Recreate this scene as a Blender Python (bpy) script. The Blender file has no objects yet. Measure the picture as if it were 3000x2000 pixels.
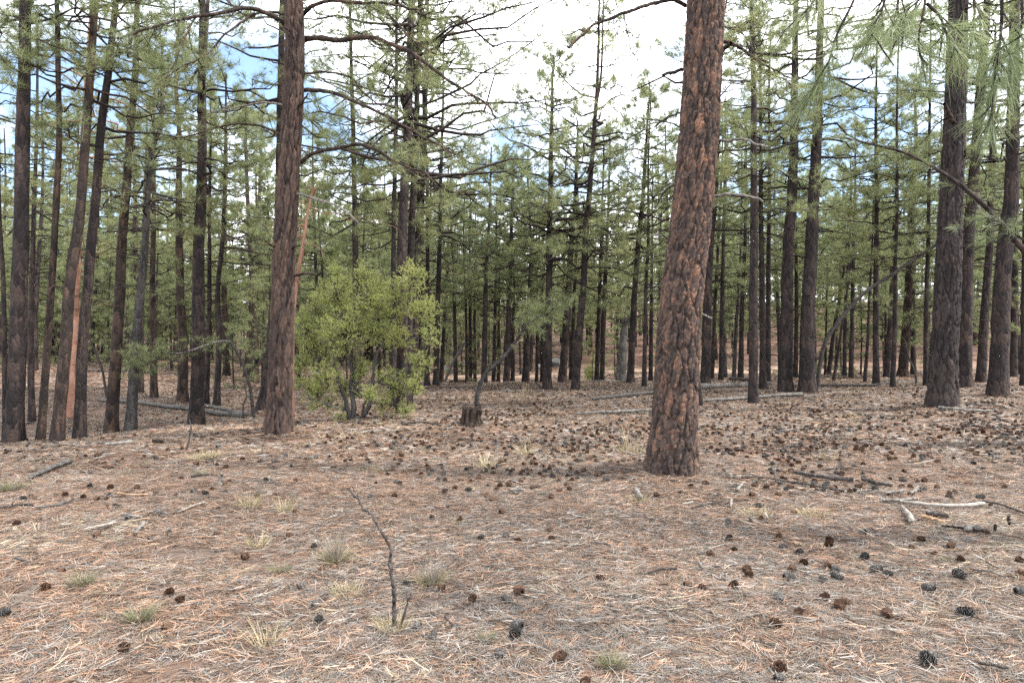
import bpy, math, random
import numpy as np

# ------------------------------------------------------------------ camera, world, sun, exposure
scene = bpy.context.scene
COL = scene.collection
FPX, CX, CY, CAMH = 2000.0, 1500.0, 1000.0, 1.65      # focal length and centre in photo pixels (3000 x 2000), eye height

cam_data = bpy.data.cameras.new("camera")
cam_data.sensor_width = 36.0
cam_data.lens = 36.0 * FPX / 3000.0
cam_data.clip_start = 0.05
cam_data.clip_end = 3000.0
cam = bpy.data.objects.new("camera", cam_data)
COL.objects.link(cam)
cam.location = (0, 0, CAMH)
cam.rotation_euler = (math.radians(90), 0, 0)
scene.camera = cam

SUN_DIR = np.array([0.80, -0.16, 1.10]); SUN_DIR /= np.linalg.norm(SUN_DIR)
SUN_EL = math.asin(SUN_DIR[2]); SUN_ROT = math.atan2(SUN_DIR[0], SUN_DIR[1])

world = bpy.data.worlds.new("World"); scene.world = world
world.use_nodes = True
wn, wl = world.node_tree.nodes, world.node_tree.links
wn.clear()
w_out = wn.new("ShaderNodeOutputWorld"); w_bg = wn.new("ShaderNodeBackground")
w_sky = wn.new("ShaderNodeTexSky"); w_sky.sky_type = 'NISHITA'; w_sky.sun_disc = False
w_sky.sun_elevation = SUN_EL; w_sky.sun_rotation = SUN_ROT; w_sky.air_density = 1.0; w_sky.dust_density = 0.6
w_tc = wn.new("ShaderNodeTexCoord"); w_map = wn.new("ShaderNodeMapping")
w_map.inputs['Location'].default_value = (6.03, 2.77, 5.45); w_map.inputs['Scale'].default_value = (1.0, 1.0, 1.5)
w_noise = wn.new("ShaderNodeTexNoise"); w_noise.inputs['Scale'].default_value = 2.3
w_noise.inputs['Detail'].default_value = 9; w_noise.inputs['Roughness'].default_value = 0.52
w_ramp = wn.new("ShaderNodeValToRGB")
w_ramp.color_ramp.elements[0].position = 0.40; w_ramp.color_ramp.elements[1].position = 0.53
w_mix = wn.new("ShaderNodeMix"); w_mix.data_type = 'RGBA'
w_mix.inputs[7].default_value = (11.5, 11.8, 12.2, 1)
wl.new(w_tc.outputs['Generated'], w_map.inputs['Vector']); wl.new(w_map.outputs[0], w_noise.inputs['Vector'])
wl.new(w_noise.outputs['Fac'], w_ramp.inputs['Fac']); wl.new(w_ramp.outputs['Color'], w_mix.inputs[0])
wl.new(w_sky.outputs[0], w_mix.inputs[6]); wl.new(w_mix.outputs[2], w_bg.inputs['Color'])
w_bg.inputs['Strength'].default_value = 0.13
wl.new(w_bg.outputs[0], w_out.inputs['Surface'])

sun_data = bpy.data.lights.new("sun", 'SUN'); sun_data.energy = 3.2; sun_data.angle = math.radians(6.0)
sun_data.color = (1.0, 0.95, 0.87)
sun = bpy.data.objects.new("sun", sun_data); COL.objects.link(sun)
from mathutils import Vector
sun.rotation_euler = Vector((-SUN_DIR[0], -SUN_DIR[1], -SUN_DIR[2])).to_track_quat('-Z', 'Y').to_euler()

vs = scene.view_settings
vs.view_transform = 'Standard'; vs.look = 'None'; vs.exposure = 1.62; vs.gamma = 1.0; vs.use_curve_mapping = False
scene.render.engine = 'CYCLES'
cy = scene.cycles
cy.max_bounces = 6; cy.diffuse_bounces = 4; cy.glossy_bounces = 2; cy.transmission_bounces = 3; cy.transparent_max_bounces = 4
cy.use_denoising = False
cy.caustics_reflective = False; cy.caustics_refractive = False

rng = np.random.default_rng(7)
random.seed(7)

# ------------------------------------------------------------------ helpers
def norm(a):
    return a / np.maximum(np.linalg.norm(a, axis=-1, keepdims=True), 1e-9)

class MB:
    """collects triangles/quads with material slots and optional per-point attributes, builds one mesh"""
    def __init__(self):
        self.v = []; self.f = []; self.n = 0; self.col = []
    def add(self, V, F, mat=0, smooth=False, col=None):
        V = np.asarray(V, float).reshape(-1, 3)
        self.v.append(V); self.f.append((np.asarray(F, np.int64) + self.n, mat, smooth)); self.n += len(V)
        if col is None: self.col.append(np.zeros((len(V), 3)))
        else: self.col.append(np.broadcast_to(np.asarray(col, float), (len(V), 3)))
    def mesh(self, name, mats, offset=(0, 0, 0), colname=None):
        V = np.concatenate(self.v) - np.asarray(offset, float)
        me = bpy.data.meshes.new(name)
        loops = np.concatenate([f.ravel() for f, _, _ in self.f])
        cnt = np.concatenate([np.full(len(f), f.shape[1]) for f, _, _ in self.f])
        mi = np.concatenate([np.full(len(f), m) for f, m, _ in self.f])
        sm = np.concatenate([np.full(len(f), s) for f, _, s in self.f])
        me.vertices.add(len(V)); me.vertices.foreach_set("co", V.astype(np.float32).ravel())
        me.loops.add(len(loops)); me.loops.foreach_set("vertex_index", loops.astype(np.int32))
        me.polygons.add(len(cnt))
        st = np.concatenate([[0], np.cumsum(cnt)[:-1]])
        me.polygons.foreach_set("loop_start", st.astype(np.int32))
        me.polygons.foreach_set("material_index", mi.astype(np.int32))
        me.polygons.foreach_set("use_smooth", sm.astype(bool))
        if colname:
            a = me.attributes.new(colname, 'FLOAT_VECTOR', 'POINT')
            a.data.foreach_set("vector", np.concatenate(self.col).astype(np.float32).ravel())
        me.update(calc_edges=True)
        for m in mats: me.materials.append(m)
        return me
    def obj(self, name, mats, parent=None, loc=(0, 0, 0), colname=None):
        """vertices are in world space; the object's origin goes to loc"""
        o = bpy.data.objects.new(name, self.mesh(name, mats, loc, colname))
        COL.objects.link(o)
        if parent is not None: o.parent = parent
        else: o.location = loc
        return o

def tag(o, label=None, cat=None, group=None, kind=None):
    if label: o["label"] = label
    if cat: o["category"] = cat
    if group: o["group"] = group
    if kind: o["kind"] = kind
    return o

def empty(name, loc):
    o = bpy.data.objects.new(name, None); o.empty_display_size = 0.2
    COL.objects.link(o); o.location = loc
    return o

def tubes(P, R, sides):
    """P (N,K,3) paths, R (N,K) radii -> verts, quads for N open tubes"""
    P = np.asarray(P, float); R = np.asarray(R, float)
    if P.ndim == 2: P = P[None]; R = R[None]
    N, K, _ = P.shape
    T = norm(np.gradient(P, axis=1))
    ref = np.where((np.abs(T[..., 2]).mean(1) > 0.75)[:, None], [[1.0, 0, 0]], [[0, 0, 1.0]])
    n1 = norm(np.cross(T, ref[:, None, :])); n2 = np.cross(T, n1)
    a = np.arange(sides) * 2 * np.pi / sides
    V = P[:, :, None, :] + R[:, :, None, None] * (np.cos(a)[:, None] * n1[:, :, None, :] + np.sin(a)[:, None] * n2[:, :, None, :])
    i = np.arange(K - 1)[:, None] * sides; j = np.arange(sides)[None]; jn = (j + 1) % sides
    q = np.stack([i + j, i + jn, i + sides + jn, i + sides + j], -1).reshape(-1, 4)
    F = (q[None] + (np.arange(N) * K * sides)[:, None, None]).reshape(-1, 4)
    return V.reshape(-1, 3), F

def resample(P, step=None, n=None):
    """smooth Catmull-Rom resampling of a polyline"""
    P = np.asarray(P, float)
    Q = np.vstack([2 * P[0] - P[1], P, 2 * P[-1] - P[-2]])
    out = []
    for k in range(len(P) - 1):
        p0, p1, p2, p3 = Q[k:k + 4]
        t = np.linspace(0, 1, 13)[:-1, None]
        out.append(0.5 * (2 * p1 + (p2 - p0) * t + (2 * p0 - 5 * p1 + 4 * p2 - p3) * t ** 2 + (3 * p1 - p0 - 3 * p2 + p3) * t ** 3))
    C = np.vstack(out + [P[-1:]])
    s = np.concatenate([[0], np.cumsum(np.linalg.norm(np.diff(C, axis=0), axis=1))])
    if n is None: n = max(3, int(s[-1] / step) + 1)
    u = np.linspace(0, s[-1], n)
    return np.stack([np.interp(u, s, C[:, k]) for k in range(3)], 1)

def needles(B, D, L, W, rng, bend=0.0):
    """thin tapered needles from B along D; one triangle each, or a bent strip when bend>0"""
    N = len(B)
    S = norm(np.cross(D, rng.normal(size=(N, 3)))) * (W / 2)[:, None]
    if bend <= 0:
        V = np.stack([B - S, B + S, B + D * L[:, None]], 1).reshape(-1, 3)
        return V, np.arange(3 * N).reshape(-1, 3)
    drop = np.zeros((N, 3)); drop[:, 2] = -bend * L
    mid = B + D * (L * 0.5)[:, None] + drop * 0.22
    tip = B + D * (L * 0.96)[:, None] + drop
    V = np.stack([B - S * .6, B + S * .6, mid + S, mid - S, tip], 1).reshape(-1, 3)
    i = np.arange(N)[:, None] * 5
    F = np.concatenate([i + [0, 1, 2], i + [0, 2, 3], i + [3, 2, 4]])
    return V, F

def tuft_needles(C, A, k, L, W, rng, back=0.10, bend=0.0, spread=(10, 100)):
    """tufts at C with axis A, k needles each"""
    N = len(C)
    A = np.repeat(norm(A), k, 0); C = np.repeat(C, k, 0)
    th = np.radians(rng.uniform(spread[0], spread[1], N * k))
    r = norm(np.cross(A, rng.normal(size=(N * k, 3))))
    D = norm(A * np.cos(th)[:, None] + r * np.sin(th)[:, None])
    B = C - A * (rng.uniform(0, back, N * k))[:, None]
    return needles(B, D, L * rng.uniform(.7, 1.1, N * k), np.full(N * k, W), rng, bend)

# ------------------------------------------------------------------ materials
def mat(name):
    m = bpy.data.materials.new(name); m.use_nodes = True
    nt = m.node_tree; nt.nodes.clear()
    out = nt.nodes.new("ShaderNodeOutputMaterial")
    return m, nt.nodes, nt.links, out

def ramp(n, stops):
    r = n.new("ShaderNodeValToRGB"); e = r.color_ramp.elements
    while len(e) < len(stops): e.new(0.5)
    for el, (p, c) in zip(e, stops): el.position = p; el.color = (*c, 1)
    return r

def bark_material(name, stops, scale=13.0, stretch=0.32, bump=0.6, depth=0.03, lichen=0.0):
    m, n, l, out = mat(name)
    p = n.new("ShaderNodeBsdfPrincipled"); p.inputs['Roughness'].default_value = 0.92
    p.inputs['Specular IOR Level'].default_value = 0.15
    tc = n.new("ShaderNodeTexCoord"); mp = n.new("ShaderNodeMapping"); mp.inputs['Scale'].default_value = (1, 1, stretch)
    nz = n.new("ShaderNodeTexNoise"); nz.inputs['Scale'].default_value = 9; nz.inputs['Detail'].default_value = 4
    va = n.new("ShaderNodeVectorMath"); va.operation = 'MULTIPLY_ADD'; va.inputs[1].default_value = (.10, .10, .10)
    v1 = n.new("ShaderNodeTexVoronoi"); v1.feature = 'F1'; v1.inputs['Scale'].default_value = scale
    v2 = n.new("ShaderNodeTexVoronoi"); v2.feature = 'DISTANCE_TO_EDGE'; v2.inputs['Scale'].default_value = scale
    sep = n.new("ShaderNodeSeparateColor")
    fine = n.new("ShaderNodeTexNoise"); fine.inputs['Scale'].default_value = 60; fine.inputs['Detail'].default_value = 6
    big = n.new("ShaderNodeTexNoise"); big.inputs['Scale'].default_value = 1.6; big.inputs['Detail'].default_value = 3
    add = n.new("ShaderNodeMath"); add.operation = 'MULTIPLY_ADD'; add.inputs[1].default_value = 0.55
    a2 = n.new("ShaderNodeMath"); a2.operation = 'MULTIPLY_ADD'; a2.inputs[1].default_value = 0.45
    a3 = n.new("ShaderNodeMath"); a3.operation = 'MULTIPLY_ADD'; a3.inputs[1].default_value = 0.75; a3.inputs[2].default_value = -0.42
    l.new(tc.outputs['Object'], nz.inputs['Vector']); l.new(nz.outputs['Color'], va.inputs[0]); l.new(tc.outputs['Object'], va.inputs[2])
    l.new(va.outputs[0], mp.inputs['Vector'])
    for t in (v1, v2, fine): l.new(mp.outputs[0], t.inputs['Vector'])
    l.new(tc.outputs['Object'], big.inputs['Vector'])
    l.new(v1.outputs['Color'], sep.inputs[0])
    l.new(big.outputs['Fac'], a3.inputs[0])
    l.new(fine.outputs['Fac'], a2.inputs[0]); l.new(a3.outputs[0], a2.inputs[2])
    l.new(sep.outputs[0], add.inputs[0]); l.new(a2.outputs[0], add.inputs[2])
    r = ramp(n, stops); l.new(add.outputs[0], r.inputs['Fac'])
    l.new(r.outputs['Color'], p.inputs['Base Color'])
    edge = n.new("ShaderNodeMapRange"); edge.inputs['From Max'].default_value = 0.28
    l.new(v2.outputs['Distance'], edge.inputs['Value'])
    h = n.new("ShaderNodeMath"); h.operation = 'MULTIPLY_ADD'; h.inputs[1].default_value = 0.35
    l.new(fine.outputs['Fac'], h.inputs[0]); l.new(edge.outputs[0], h.inputs[2])
    b = n.new("ShaderNodeBump"); b.inputs['Strength'].default_value = bump; b.inputs['Distance'].default_value = depth
    l.new(h.outputs[0], b.inputs['Height']); l.new(b.outputs[0], p.inputs['Normal'])
    l.new(p.outputs[0], out.inputs['Surface'])
    return m

M = {}
M['bark'] = bark_material("bark_dark_brown", [(0.0, (0.013, 0.011, 0.010)), (.35, (0.025, 0.020, 0.020)), (.6, (0.043, 0.032, 0.029)), (.85, (0.070, 0.048, 0.038)), (1, (0.096, 0.070, 0.058))])
M['bark_red'] = bark_material("bark_red_brown", [(0.0, (0.014, 0.010, 0.010)), (.32, (0.028, 0.022, 0.019)), (.58, (0.051, 0.035, 0.028)), (.82, (0.086, 0.052, 0.039)), (1, (0.118, 0.077, 0.060))])
M['bark_grey'] = bark_material("bark_grey", [(0.0, (0.027, 0.025, 0.024)), (.4, (0.052, 0.047, 0.045)), (.7, (0.080, 0.071, 0.066)), (1, (0.122, 0.110, 0.104))], scale=17)
M['bark_pink'] = bark_material("bark_bare_orange", [(0.0, (0.061, 0.034, 0.027)), (.22, (0.204, 0.106, 0.076)), (.6, (0.286, 0.156, 0.113)), (1, (0.340, 0.199, 0.149))], scale=5, stretch=.5, bump=.25)
M['dead'] = bark_material("weathered_wood", [(0.0, (0.065, 0.058, 0.052)), (.4, (0.125, 0.113, 0.101)), (.7, (0.190, 0.172, 0.155)), (1, (0.250, 0.232, 0.208))], scale=30, stretch=.12, bump=.4, depth=.01)
M['snag'] = bark_material("snag_wood", [(0.0, (0.042, 0.038, 0.034)), (.4, (0.083, 0.076, 0.070)), (.7, (0.119, 0.111, 0.101)), (1, (0.161, 0.148, 0.137))], scale=24, stretch=.1, bump=.5, depth=.015)
M['bleached'] = bark_material("bleached_wood", [(0.0, (0.112, 0.101, 0.088)), (.4, (0.195, 0.179, 0.156)), (.7, (0.250, 0.231, 0.206)), (1, (0.297, 0.275, 0.249))], scale=30, stretch=.15, bump=.3, depth=.006)
M['tan'] = bark_material("split_tan_wood", [(0.0, (0.143, 0.078, 0.042)), (.4, (0.250, 0.155, 0.090)), (.7, (0.328, 0.226, 0.148)), (1, (0.381, 0.297, 0.214))], scale=26, stretch=.2, bump=.3, depth=.006)
M['stick'] = bark_material("dark_stick_bark", [(0.0, (0.021, 0.017, 0.016)), (.4, (0.045, 0.038, 0.034)), (.7, (0.071, 0.062, 0.057)), (1, (0.113, 0.101, 0.092))], scale=40, stretch=.5, bump=.4, depth=.008)
M['rot'] = bark_material("rotten_stump_wood", [(0.0, (0.015, 0.011, 0.010)), (.4, (0.036, 0.026, 0.021)), (.7, (0.069, 0.048, 0.036)), (1, (0.131, 0.092, 0.065))], scale=22, stretch=.07, bump=.9, depth=.04)
M['stone'] = bark_material("grey_stone", [(0.0, (0.096, 0.092, 0.088)), (.5, (0.176, 0.168, 0.160)), (1, (0.272, 0.256, 0.240))], scale=6, stretch=1, bump=.4)

def plate_material(name, stops):
    """hero bark: colour by plate (attribute), relief is real geometry"""
    m, n, l, out = mat(name)
    p = n.new("ShaderNodeBsdfPrincipled"); p.inputs['Roughness'].default_value = 0.9
    p.inputs['Specular IOR Level'].default_value = 0.15
    at = n.new("ShaderNodeAttribute"); at.attribute_name = "plate"
    sx = n.new("ShaderNodeSeparateXYZ"); l.new(at.outputs['Vector'], sx.inputs[0])
    tc = n.new("ShaderNodeTexCoord"); mp = n.new("ShaderNodeMapping"); mp.inputs['Scale'].default_value = (1, 1, .45)
    l.new(tc.outputs['Object'], mp.inputs['Vector'])
    nz = n.new("ShaderNodeTexNoise"); nz.inputs['Scale'].default_value = 85; nz.inputs['Detail'].default_value = 6; nz.inputs['Roughness'].default_value = .65
    l.new(mp.outputs[0], nz.inputs['Vector'])
    a = n.new("ShaderNodeMath"); a.operation = 'MULTIPLY_ADD'; a.inputs[1].default_value = 0.9
    b = n.new("ShaderNodeMath"); b.operation = 'SUBTRACT'; b.inputs[1].default_value = 0.45
    l.new(nz.outputs['Fac'], a.inputs[0]); l.new(sx.outputs[0], a.inputs[2]); l.new(a.outputs[0], b.inputs[0])
    r = ramp(n, stops); l.new(b.outputs[0], r.inputs['Fac']); l.new(r.outputs['Color'], p.inputs['Base Color'])
    bp = n.new("ShaderNodeBump"); bp.inputs['Strength'].default_value = .55; bp.inputs['Distance'].default_value = .012
    l.new(nz.outputs['Fac'], bp.inputs['Height']); l.new(bp.outputs[0], p.inputs['Normal'])
    l.new(p.outputs[0], out.inputs['Surface'])
    return m
M['plate_orange'] = plate_material("bark_plates_orange", [(0, (.016, .013, .013)), (.25, (.034, .026, .024)), (.45, (.062, .045, .038)), (.60, (.094, .060, .047)), (.74, (.150, .084, .058)), (.88, (.225, .118, .075)), (1, (.27, .175, .13))])
M['plate_brown'] = plate_material("bark_plates_brown", [(0, (0.016, 0.012, 0.011)), (.3, (0.037, 0.027, 0.024)), (.55, (0.064, 0.044, 0.036)), (.8, (0.104, 0.064, 0.047)), (1, (0.160, 0.103, 0.079))])
M['plate_dark'] = plate_material("bark_plates_dark", [(0, (0.012, 0.010, 0.010)), (.35, (0.024, 0.020, 0.020)), (.65, (0.043, 0.034, 0.032)), (1, (0.086, 0.066, 0.056))])

def needle_material(name, cols, trans=0.35, hue=None):
    m, n, l, out = mat(name)
    oi = n.new("ShaderNodeObjectInfo"); geo = n.new("ShaderNodeNewGeometry")
    nz = n.new("ShaderNodeTexNoise"); nz.inputs['Scale'].default_value = 1.3; nz.inputs['Detail'].default_value = 2
    l.new(geo.outputs['Position'], nz.inputs['Vector'])
    a = n.new("ShaderNodeMath"); a.operation = 'MULTIPLY_ADD'; a.inputs[1].default_value = .35
    b = n.new("ShaderNodeMath"); b.operation = 'MULTIPLY_ADD'; b.inputs[1].default_value = .30
    c = n.new("ShaderNodeMath"); c.operation = 'MULTIPLY_ADD'; c.inputs[1].default_value = .7; c.inputs[2].default_value = -.18
    l.new(nz.outputs['Fac'], c.inputs[0])
    l.new(oi.outputs['Random'], a.inputs[0]); l.new(c.outputs[0], a.inputs[2])
    l.new(geo.outputs['Random Per Island'], b.inputs[0]); l.new(a.outputs[0], b.inputs[2])
    r = ramp(n, cols); l.new(b.outputs[0], r.inputs['Fac'])
    p = n.new("ShaderNodeBsdfPrincipled"); p.inputs['Roughness'].default_value = .5; p.inputs['Specular IOR Level'].default_value = .4
    t = n.new("ShaderNodeBsdfTranslucent")
    l.new(r.outputs['Color'], p.inputs['Base Color']); l.new(r.outputs['Color'], t.inputs['Color'])
    mx = n.new("ShaderNodeMixShader"); mx.inputs[0].default_value = trans
    l.new(p.outputs[0], mx.inputs[1]); l.new(t.outputs[0], mx.inputs[2]); l.new(mx.outputs[0], out.inputs['Surface'])
    return m
M['needle'] = needle_material("pine_needles", [(0, (.125, .155, .078)), (.35, (.195, .225, .105)), (.65, (.26, .28, .125)), (.88, (.32, .31, .14)), (1, (.38, .30, .15))], trans=.5)
M['needle_near'] = needle_material("pine_needles_near", [(0, (.12, .155, .075)), (.4, (.18, .22, .10)), (.8, (.25, .28, .13)), (1, (.34, .32, .17))])
M['juniper'] = needle_material("juniper_scales", [(0, (.20, .225, .075)), (.4, (.30, .325, .105)), (.75, (.39, .40, .13)), (1, (.46, .40, .16))], trans=.5)

def attr_material(name, attr="col", rough=.8, trans=0.0, spec=.2):
    m, n, l, out = mat(name)
    at = n.new("ShaderNodeAttribute"); at.attribute_name = attr
    p = n.new("ShaderNodeBsdfPrincipled"); p.inputs['Roughness'].default_value = rough; p.inputs['Specular IOR Level'].default_value = spec
    l.new(at.outputs['Vector'], p.inputs['Base Color'])
    if trans:
        t = n.new("ShaderNodeBsdfTranslucent"); l.new(at.outputs['Vector'], t.inputs['Color'])
        mx = n.new("ShaderNodeMixShader"); mx.inputs[0].default_value = trans
        l.new(p.outputs[0], mx.inputs[1]); l.new(t.outputs[0], mx.inputs[2]); l.new(mx.outputs[0], out.inputs['Surface'])
    else: l.new(p.outputs[0], out.inputs['Surface'])
    return m
M['litter'] = attr_material("fallen_needles", rough=.6, spec=.3)
M['grass'] = attr_material("grass_blades", rough=.6, trans=.2, spec=.3)
M['cone'] = attr_material("cone_scales", rough=.75)

def ground_material():
    m, n, l, out = mat("needle_litter_ground")
    p = n.new("ShaderNodeBsdfPrincipled"); p.inputs['Roughness'].default_value = .95; p.inputs['Specular IOR Level'].default_value = .1
    geo = n.new("ShaderNodeNewGeometry")
    def noise(scale, det=5, rough=.6):
        t = n.new("ShaderNodeTexNoise"); t.inputs['Scale'].default_value = scale; t.inputs['Detail'].default_value = det
        t.inputs['Roughness'].default_value = rough; l.new(geo.outputs['Position'], t.inputs['Vector']); return t
    n1, n2, n3 = noise(.45, 4), noise(4.5, 6, .7), noise(55, 5, .75)
    a = n.new("ShaderNodeMath"); a.operation = 'MULTIPLY_ADD'; a.inputs[1].default_value = .55; a.inputs[2].default_value = -.05
    l.new(n2.outputs['Fac'], a.inputs[0])
    b = n.new("ShaderNodeMath"); b.operation = 'MULTIPLY_ADD'; b.inputs[1].default_value = .5; l.new(n3.outputs['Fac'], b.inputs[0]); l.new(a.outputs[0], b.inputs[2])
    r = ramp(n, [(.25, (0.042, 0.029, 0.024)), (.42, (0.092, 0.061, 0.046)), (.55, (0.141, 0.091, 0.067)), (.68, (0.190, 0.128, 0.094)), (.85, (0.236, 0.185, 0.141))])
    r2 = ramp(n, [(.25, (0.046, 0.038, 0.034)), (.42, (0.095, 0.080, 0.071)), (.55, (0.138, 0.116, 0.101)), (.68, (0.188, 0.157, 0.134)), (.85, (0.246, 0.213, 0.177))])
    l.new(b.outputs[0], r.inputs['Fac']); l.new(b.outputs[0], r2.inputs['Fac'])
    at = n.new("ShaderNodeAttribute"); at.attribute_name = "zone"           # x: grey litter, y: sandy wash, z: red soil slope
    sx = n.new("ShaderNodeSeparateXYZ"); l.new(at.outputs['Vector'], sx.inputs[0])
    g = n.new("ShaderNodeMath"); g.operation = 'MULTIPLY_ADD'; g.inputs[1].default_value = 2.6; g.inputs[2].default_value = -1.3
    l.new(n1.outputs['Fac'], g.inputs[0])
    ga = n.new("ShaderNodeMath"); ga.operation = 'ADD'; ga.use_clamp = True; l.new(g.outputs[0], ga.inputs[0]); l.new(sx.outputs[0], ga.inputs[1])
    m1 = n.new("ShaderNodeMix"); m1.data_type = 'RGBA'; l.new(ga.outputs[0], m1.inputs[0]); l.new(r.outputs['Color'], m1.inputs[6]); l.new(r2.outputs['Color'], m1.inputs[7])
    rs = ramp(n, [(.3, (0.115, 0.066, 0.051)), (.5, (0.170, 0.102, 0.078)), (.75, (0.222, 0.146, 0.113))]); l.new(b.outputs[0], rs.inputs['Fac'])
    m2 = n.new("ShaderNodeMix"); m2.data_type = 'RGBA'; l.new(sx.outputs[2], m2.inputs[0]); l.new(m1.outputs[2], m2.inputs[6]); l.new(rs.outputs['Color'], m2.inputs[7])
    m3 = n.new("ShaderNodeMix"); m3.data_type = 'RGBA'; l.new(sx.outputs[1], m3.inputs[0]); l.new(m2.outputs[2], m3.inputs[6]); m3.inputs[7].default_value = (.42, .30, .225, 1)
    l.new(m3.outputs[2], p.inputs['Base Color'])
    bp = n.new("ShaderNodeBump"); bp.inputs['Strength'].default_value = .7; bp.inputs['Distance'].default_value = .03
    l.new(b.outputs[0], bp.inputs['Height']); l.new(bp.outputs[0], p.inputs['Normal'])
    l.new(p.outputs[0], out.inputs['Surface'])
    return m
M['ground'] = ground_material()

# ------------------------------------------------------------------ terrain
PROFILE = {   # bearing (photo column where the ground lies) : (distance, height)
    0:    [(0, 0), (5, 0), (8, -.08), (11, -.2), (14, -.45), (17, -1.0), (20, -.85), (26, -.3), (34, .3), (60, .5), (90, 2), (150, 7), (400, 22)],
    400:  [(0, 0), (6, 0), (10, -.05), (14, -.2), (17.5, -.8), (21, -.48), (27, 0), (34, .25), (60, .5), (90, 2), (150, 7), (400, 22)],
    700:  [(0, 0), (12, 0), (14.5, -.02), (18, -.65), (22, -.6), (35, -.5), (60, .3), (90, 1.7), (150, 6), (400, 22)],
    950:  [(0, 0), (12, 0), (15, -.05), (20, -.12), (24, -.08), (30, -.5), (40, -.4), (60, .3), (90, 1.9), (150, 6), (400, 22)],
    1300: [(0, 0), (15, 0), (20, 0), (25.5, .09), (32, -.5), (40, -.45), (60, .2), (90, 2.2), (150, 6), (400, 22)],
    1700: [(0, 0), (15, 0), (26, .05), (32, -.4), (42, -.45), (50, .4), (65, 1.9), (90, 3.8), (150, 8), (400, 24)],
    2200: [(0, 0), (8, .0), (13, .05), (20, .05), (30, .02), (36, -.3), (43, -.15), (46, .5), (52, 1.65), (75, 4.3), (100, 6), (150, 9), (400, 24)],
    2600: [(0, 0), (7, .02), (13, .18), (22, .2), (30, .1), (36, -.2), (43, -.15), (46, .5), (52, 1.75), (75, 6.1), (90, 7.2), (150, 10), (400, 25)],
    3000: [(0, 0), (6, .02), (10, .15), (14.5, .28), (22, .25), (30, .1), (36, -.2), (43, -.1), (52, 2.0), (80, 7.6), (100, 8.8), (150, 11), (400, 25)],
}
_pc = np.array(sorted(PROFILE)); _dg = np.concatenate([np.arange(0, 120, .5), np.arange(120, 401, 4)])
_tab0 = np.stack([np.interp(_dg, *zip(*PROFILE[c])) for c in _pc])
_ug = np.linspace(0, 3000, 121)
_tab = np.stack([np.interp(_ug, _pc, _tab0[:, k]) for k in range(len(_dg))], 1)
def _smooth(T, s, ax):
    k = np.exp(-.5 * (np.arange(-3 * s, 3 * s + 1) / s) ** 2); k /= k.sum()
    pad = [(0, 0), (0, 0)]; pad[ax] = (3 * s, 3 * s)
    return np.apply_along_axis(lambda r: np.convolve(r, k, 'valid'), ax, np.pad(T, pad, mode='edge'))
_tab = _smooth(_smooth(_tab, 5, 0), 2, 1)
_wv = [(r_.uniform(0, 6.28), r_.uniform(0, 6.28), f, a) for r_ in [np.random.default_rng(3)] for f, a in
       [(1.1, .018), (1.7, .012), (2.6, .007), (3.9, .004), (5.7, .003), (8.1, .002), (12.0, .0012)] for _ in range(2)]
MOUNDS = [(1.93, 8.32, .75, .09), (-4.13, 12.1, .7, .08), (9.31, 14.8, .8, .10), (-.75, 12.9, .5, .05), (-6.1, 13.2, .5, .06), (-10.2, 14.0, .6, .06)]
def ground_z(x, y):
    x = np.asarray(x, float); y = np.asarray(y, float)
    d = np.maximum(y, 0.0)
    px = np.clip(CX + FPX * x / np.maximum(y, 2.5), 0, 3000)
    ui = px / 3000 * (len(_ug) - 1); di = np.interp(d, _dg, np.arange(len(_dg)))
    u0 = np.clip(ui.astype(int), 0, len(_ug) - 2); d0 = np.clip(di.astype(int), 0, len(_dg) - 2)
    fu, fd = ui - u0, di - d0
    z = (_tab[u0, d0] * (1 - fu) * (1 - fd) + _tab[u0 + 1, d0] * fu * (1 - fd) + _tab[u0, d0 + 1] * (1 - fu) * fd + _tab[u0 + 1, d0 + 1] * fu * fd)
    for mx_, my_, mr, mh in MOUNDS: z = z + mh * np.exp(-((x - mx_) ** 2 + (y - my_) ** 2) / (mr * mr))
    for ang, ph, f, a in _wv: z = z + a * np.sin(f * (x * math.cos(ang) + y * math.sin(ang)) + ph)
    return z

_dd = np.concatenate([np.arange(1.5, 40, .01), np.arange(40, 130, .05)])
def hit(px, py):
    """where the sight line through a photo point meets the ground"""
    x = (px - CX) / FPX * _dd; z = CAMH - (py - CY) / FPX * _dd
    k = np.argmax(z <= ground_z(x, _dd))
    d = _dd[k] if z[k] <= ground_z(x[k], _dd[k]) else 60.0
    x = (px - CX) / FPX * d
    return np.array([x, d, float(ground_z(x, d))])
def at(px, py, d):
    return np.array([(px - CX) / FPX * d, d, CAMH - (py - CY) / FPX * d])

def spaced(a, b, s0, s1):
    out = [a]; t = a
    while t < b:
        t += s0 + (s1 - s0) * min(1, max(0, (abs(t) - 10) / 60)) ; out.append(min(t, b))
    return np.array(out)
gx = np.concatenate([-spaced(9, 420, .25, 9)[::-1], np.arange(-8.9, 8.95, .11), spaced(9, 420, .25, 9)])
gy = np.concatenate([np.arange(-40, 1, 2.0), np.arange(1.2, 16, .11), spaced(16, 420, .16, 7)])
gy = np.unique(gy)
GX, GY = np.meshgrid(gx, gy); GZ = ground_z(GX, GY)
nx, ny = len(gx), len(gy)
i = (np.arange(ny - 1)[:, None] * nx + np.arange(nx - 1)[None]).ravel()
mb = MB()
zone = np.zeros((ny, nx, 3))
PXg = CX + FPX * GX / np.maximum(GY, 2.5)
zone[..., 0] = np.clip(.75 - (GY - 4) / 7, 0, 1) * np.clip((PXg - 500) / 900, 0.25, 1) + np.exp(-((GY - 23) / 5) ** 2) * .25 * (PXg > 1100)
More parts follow.
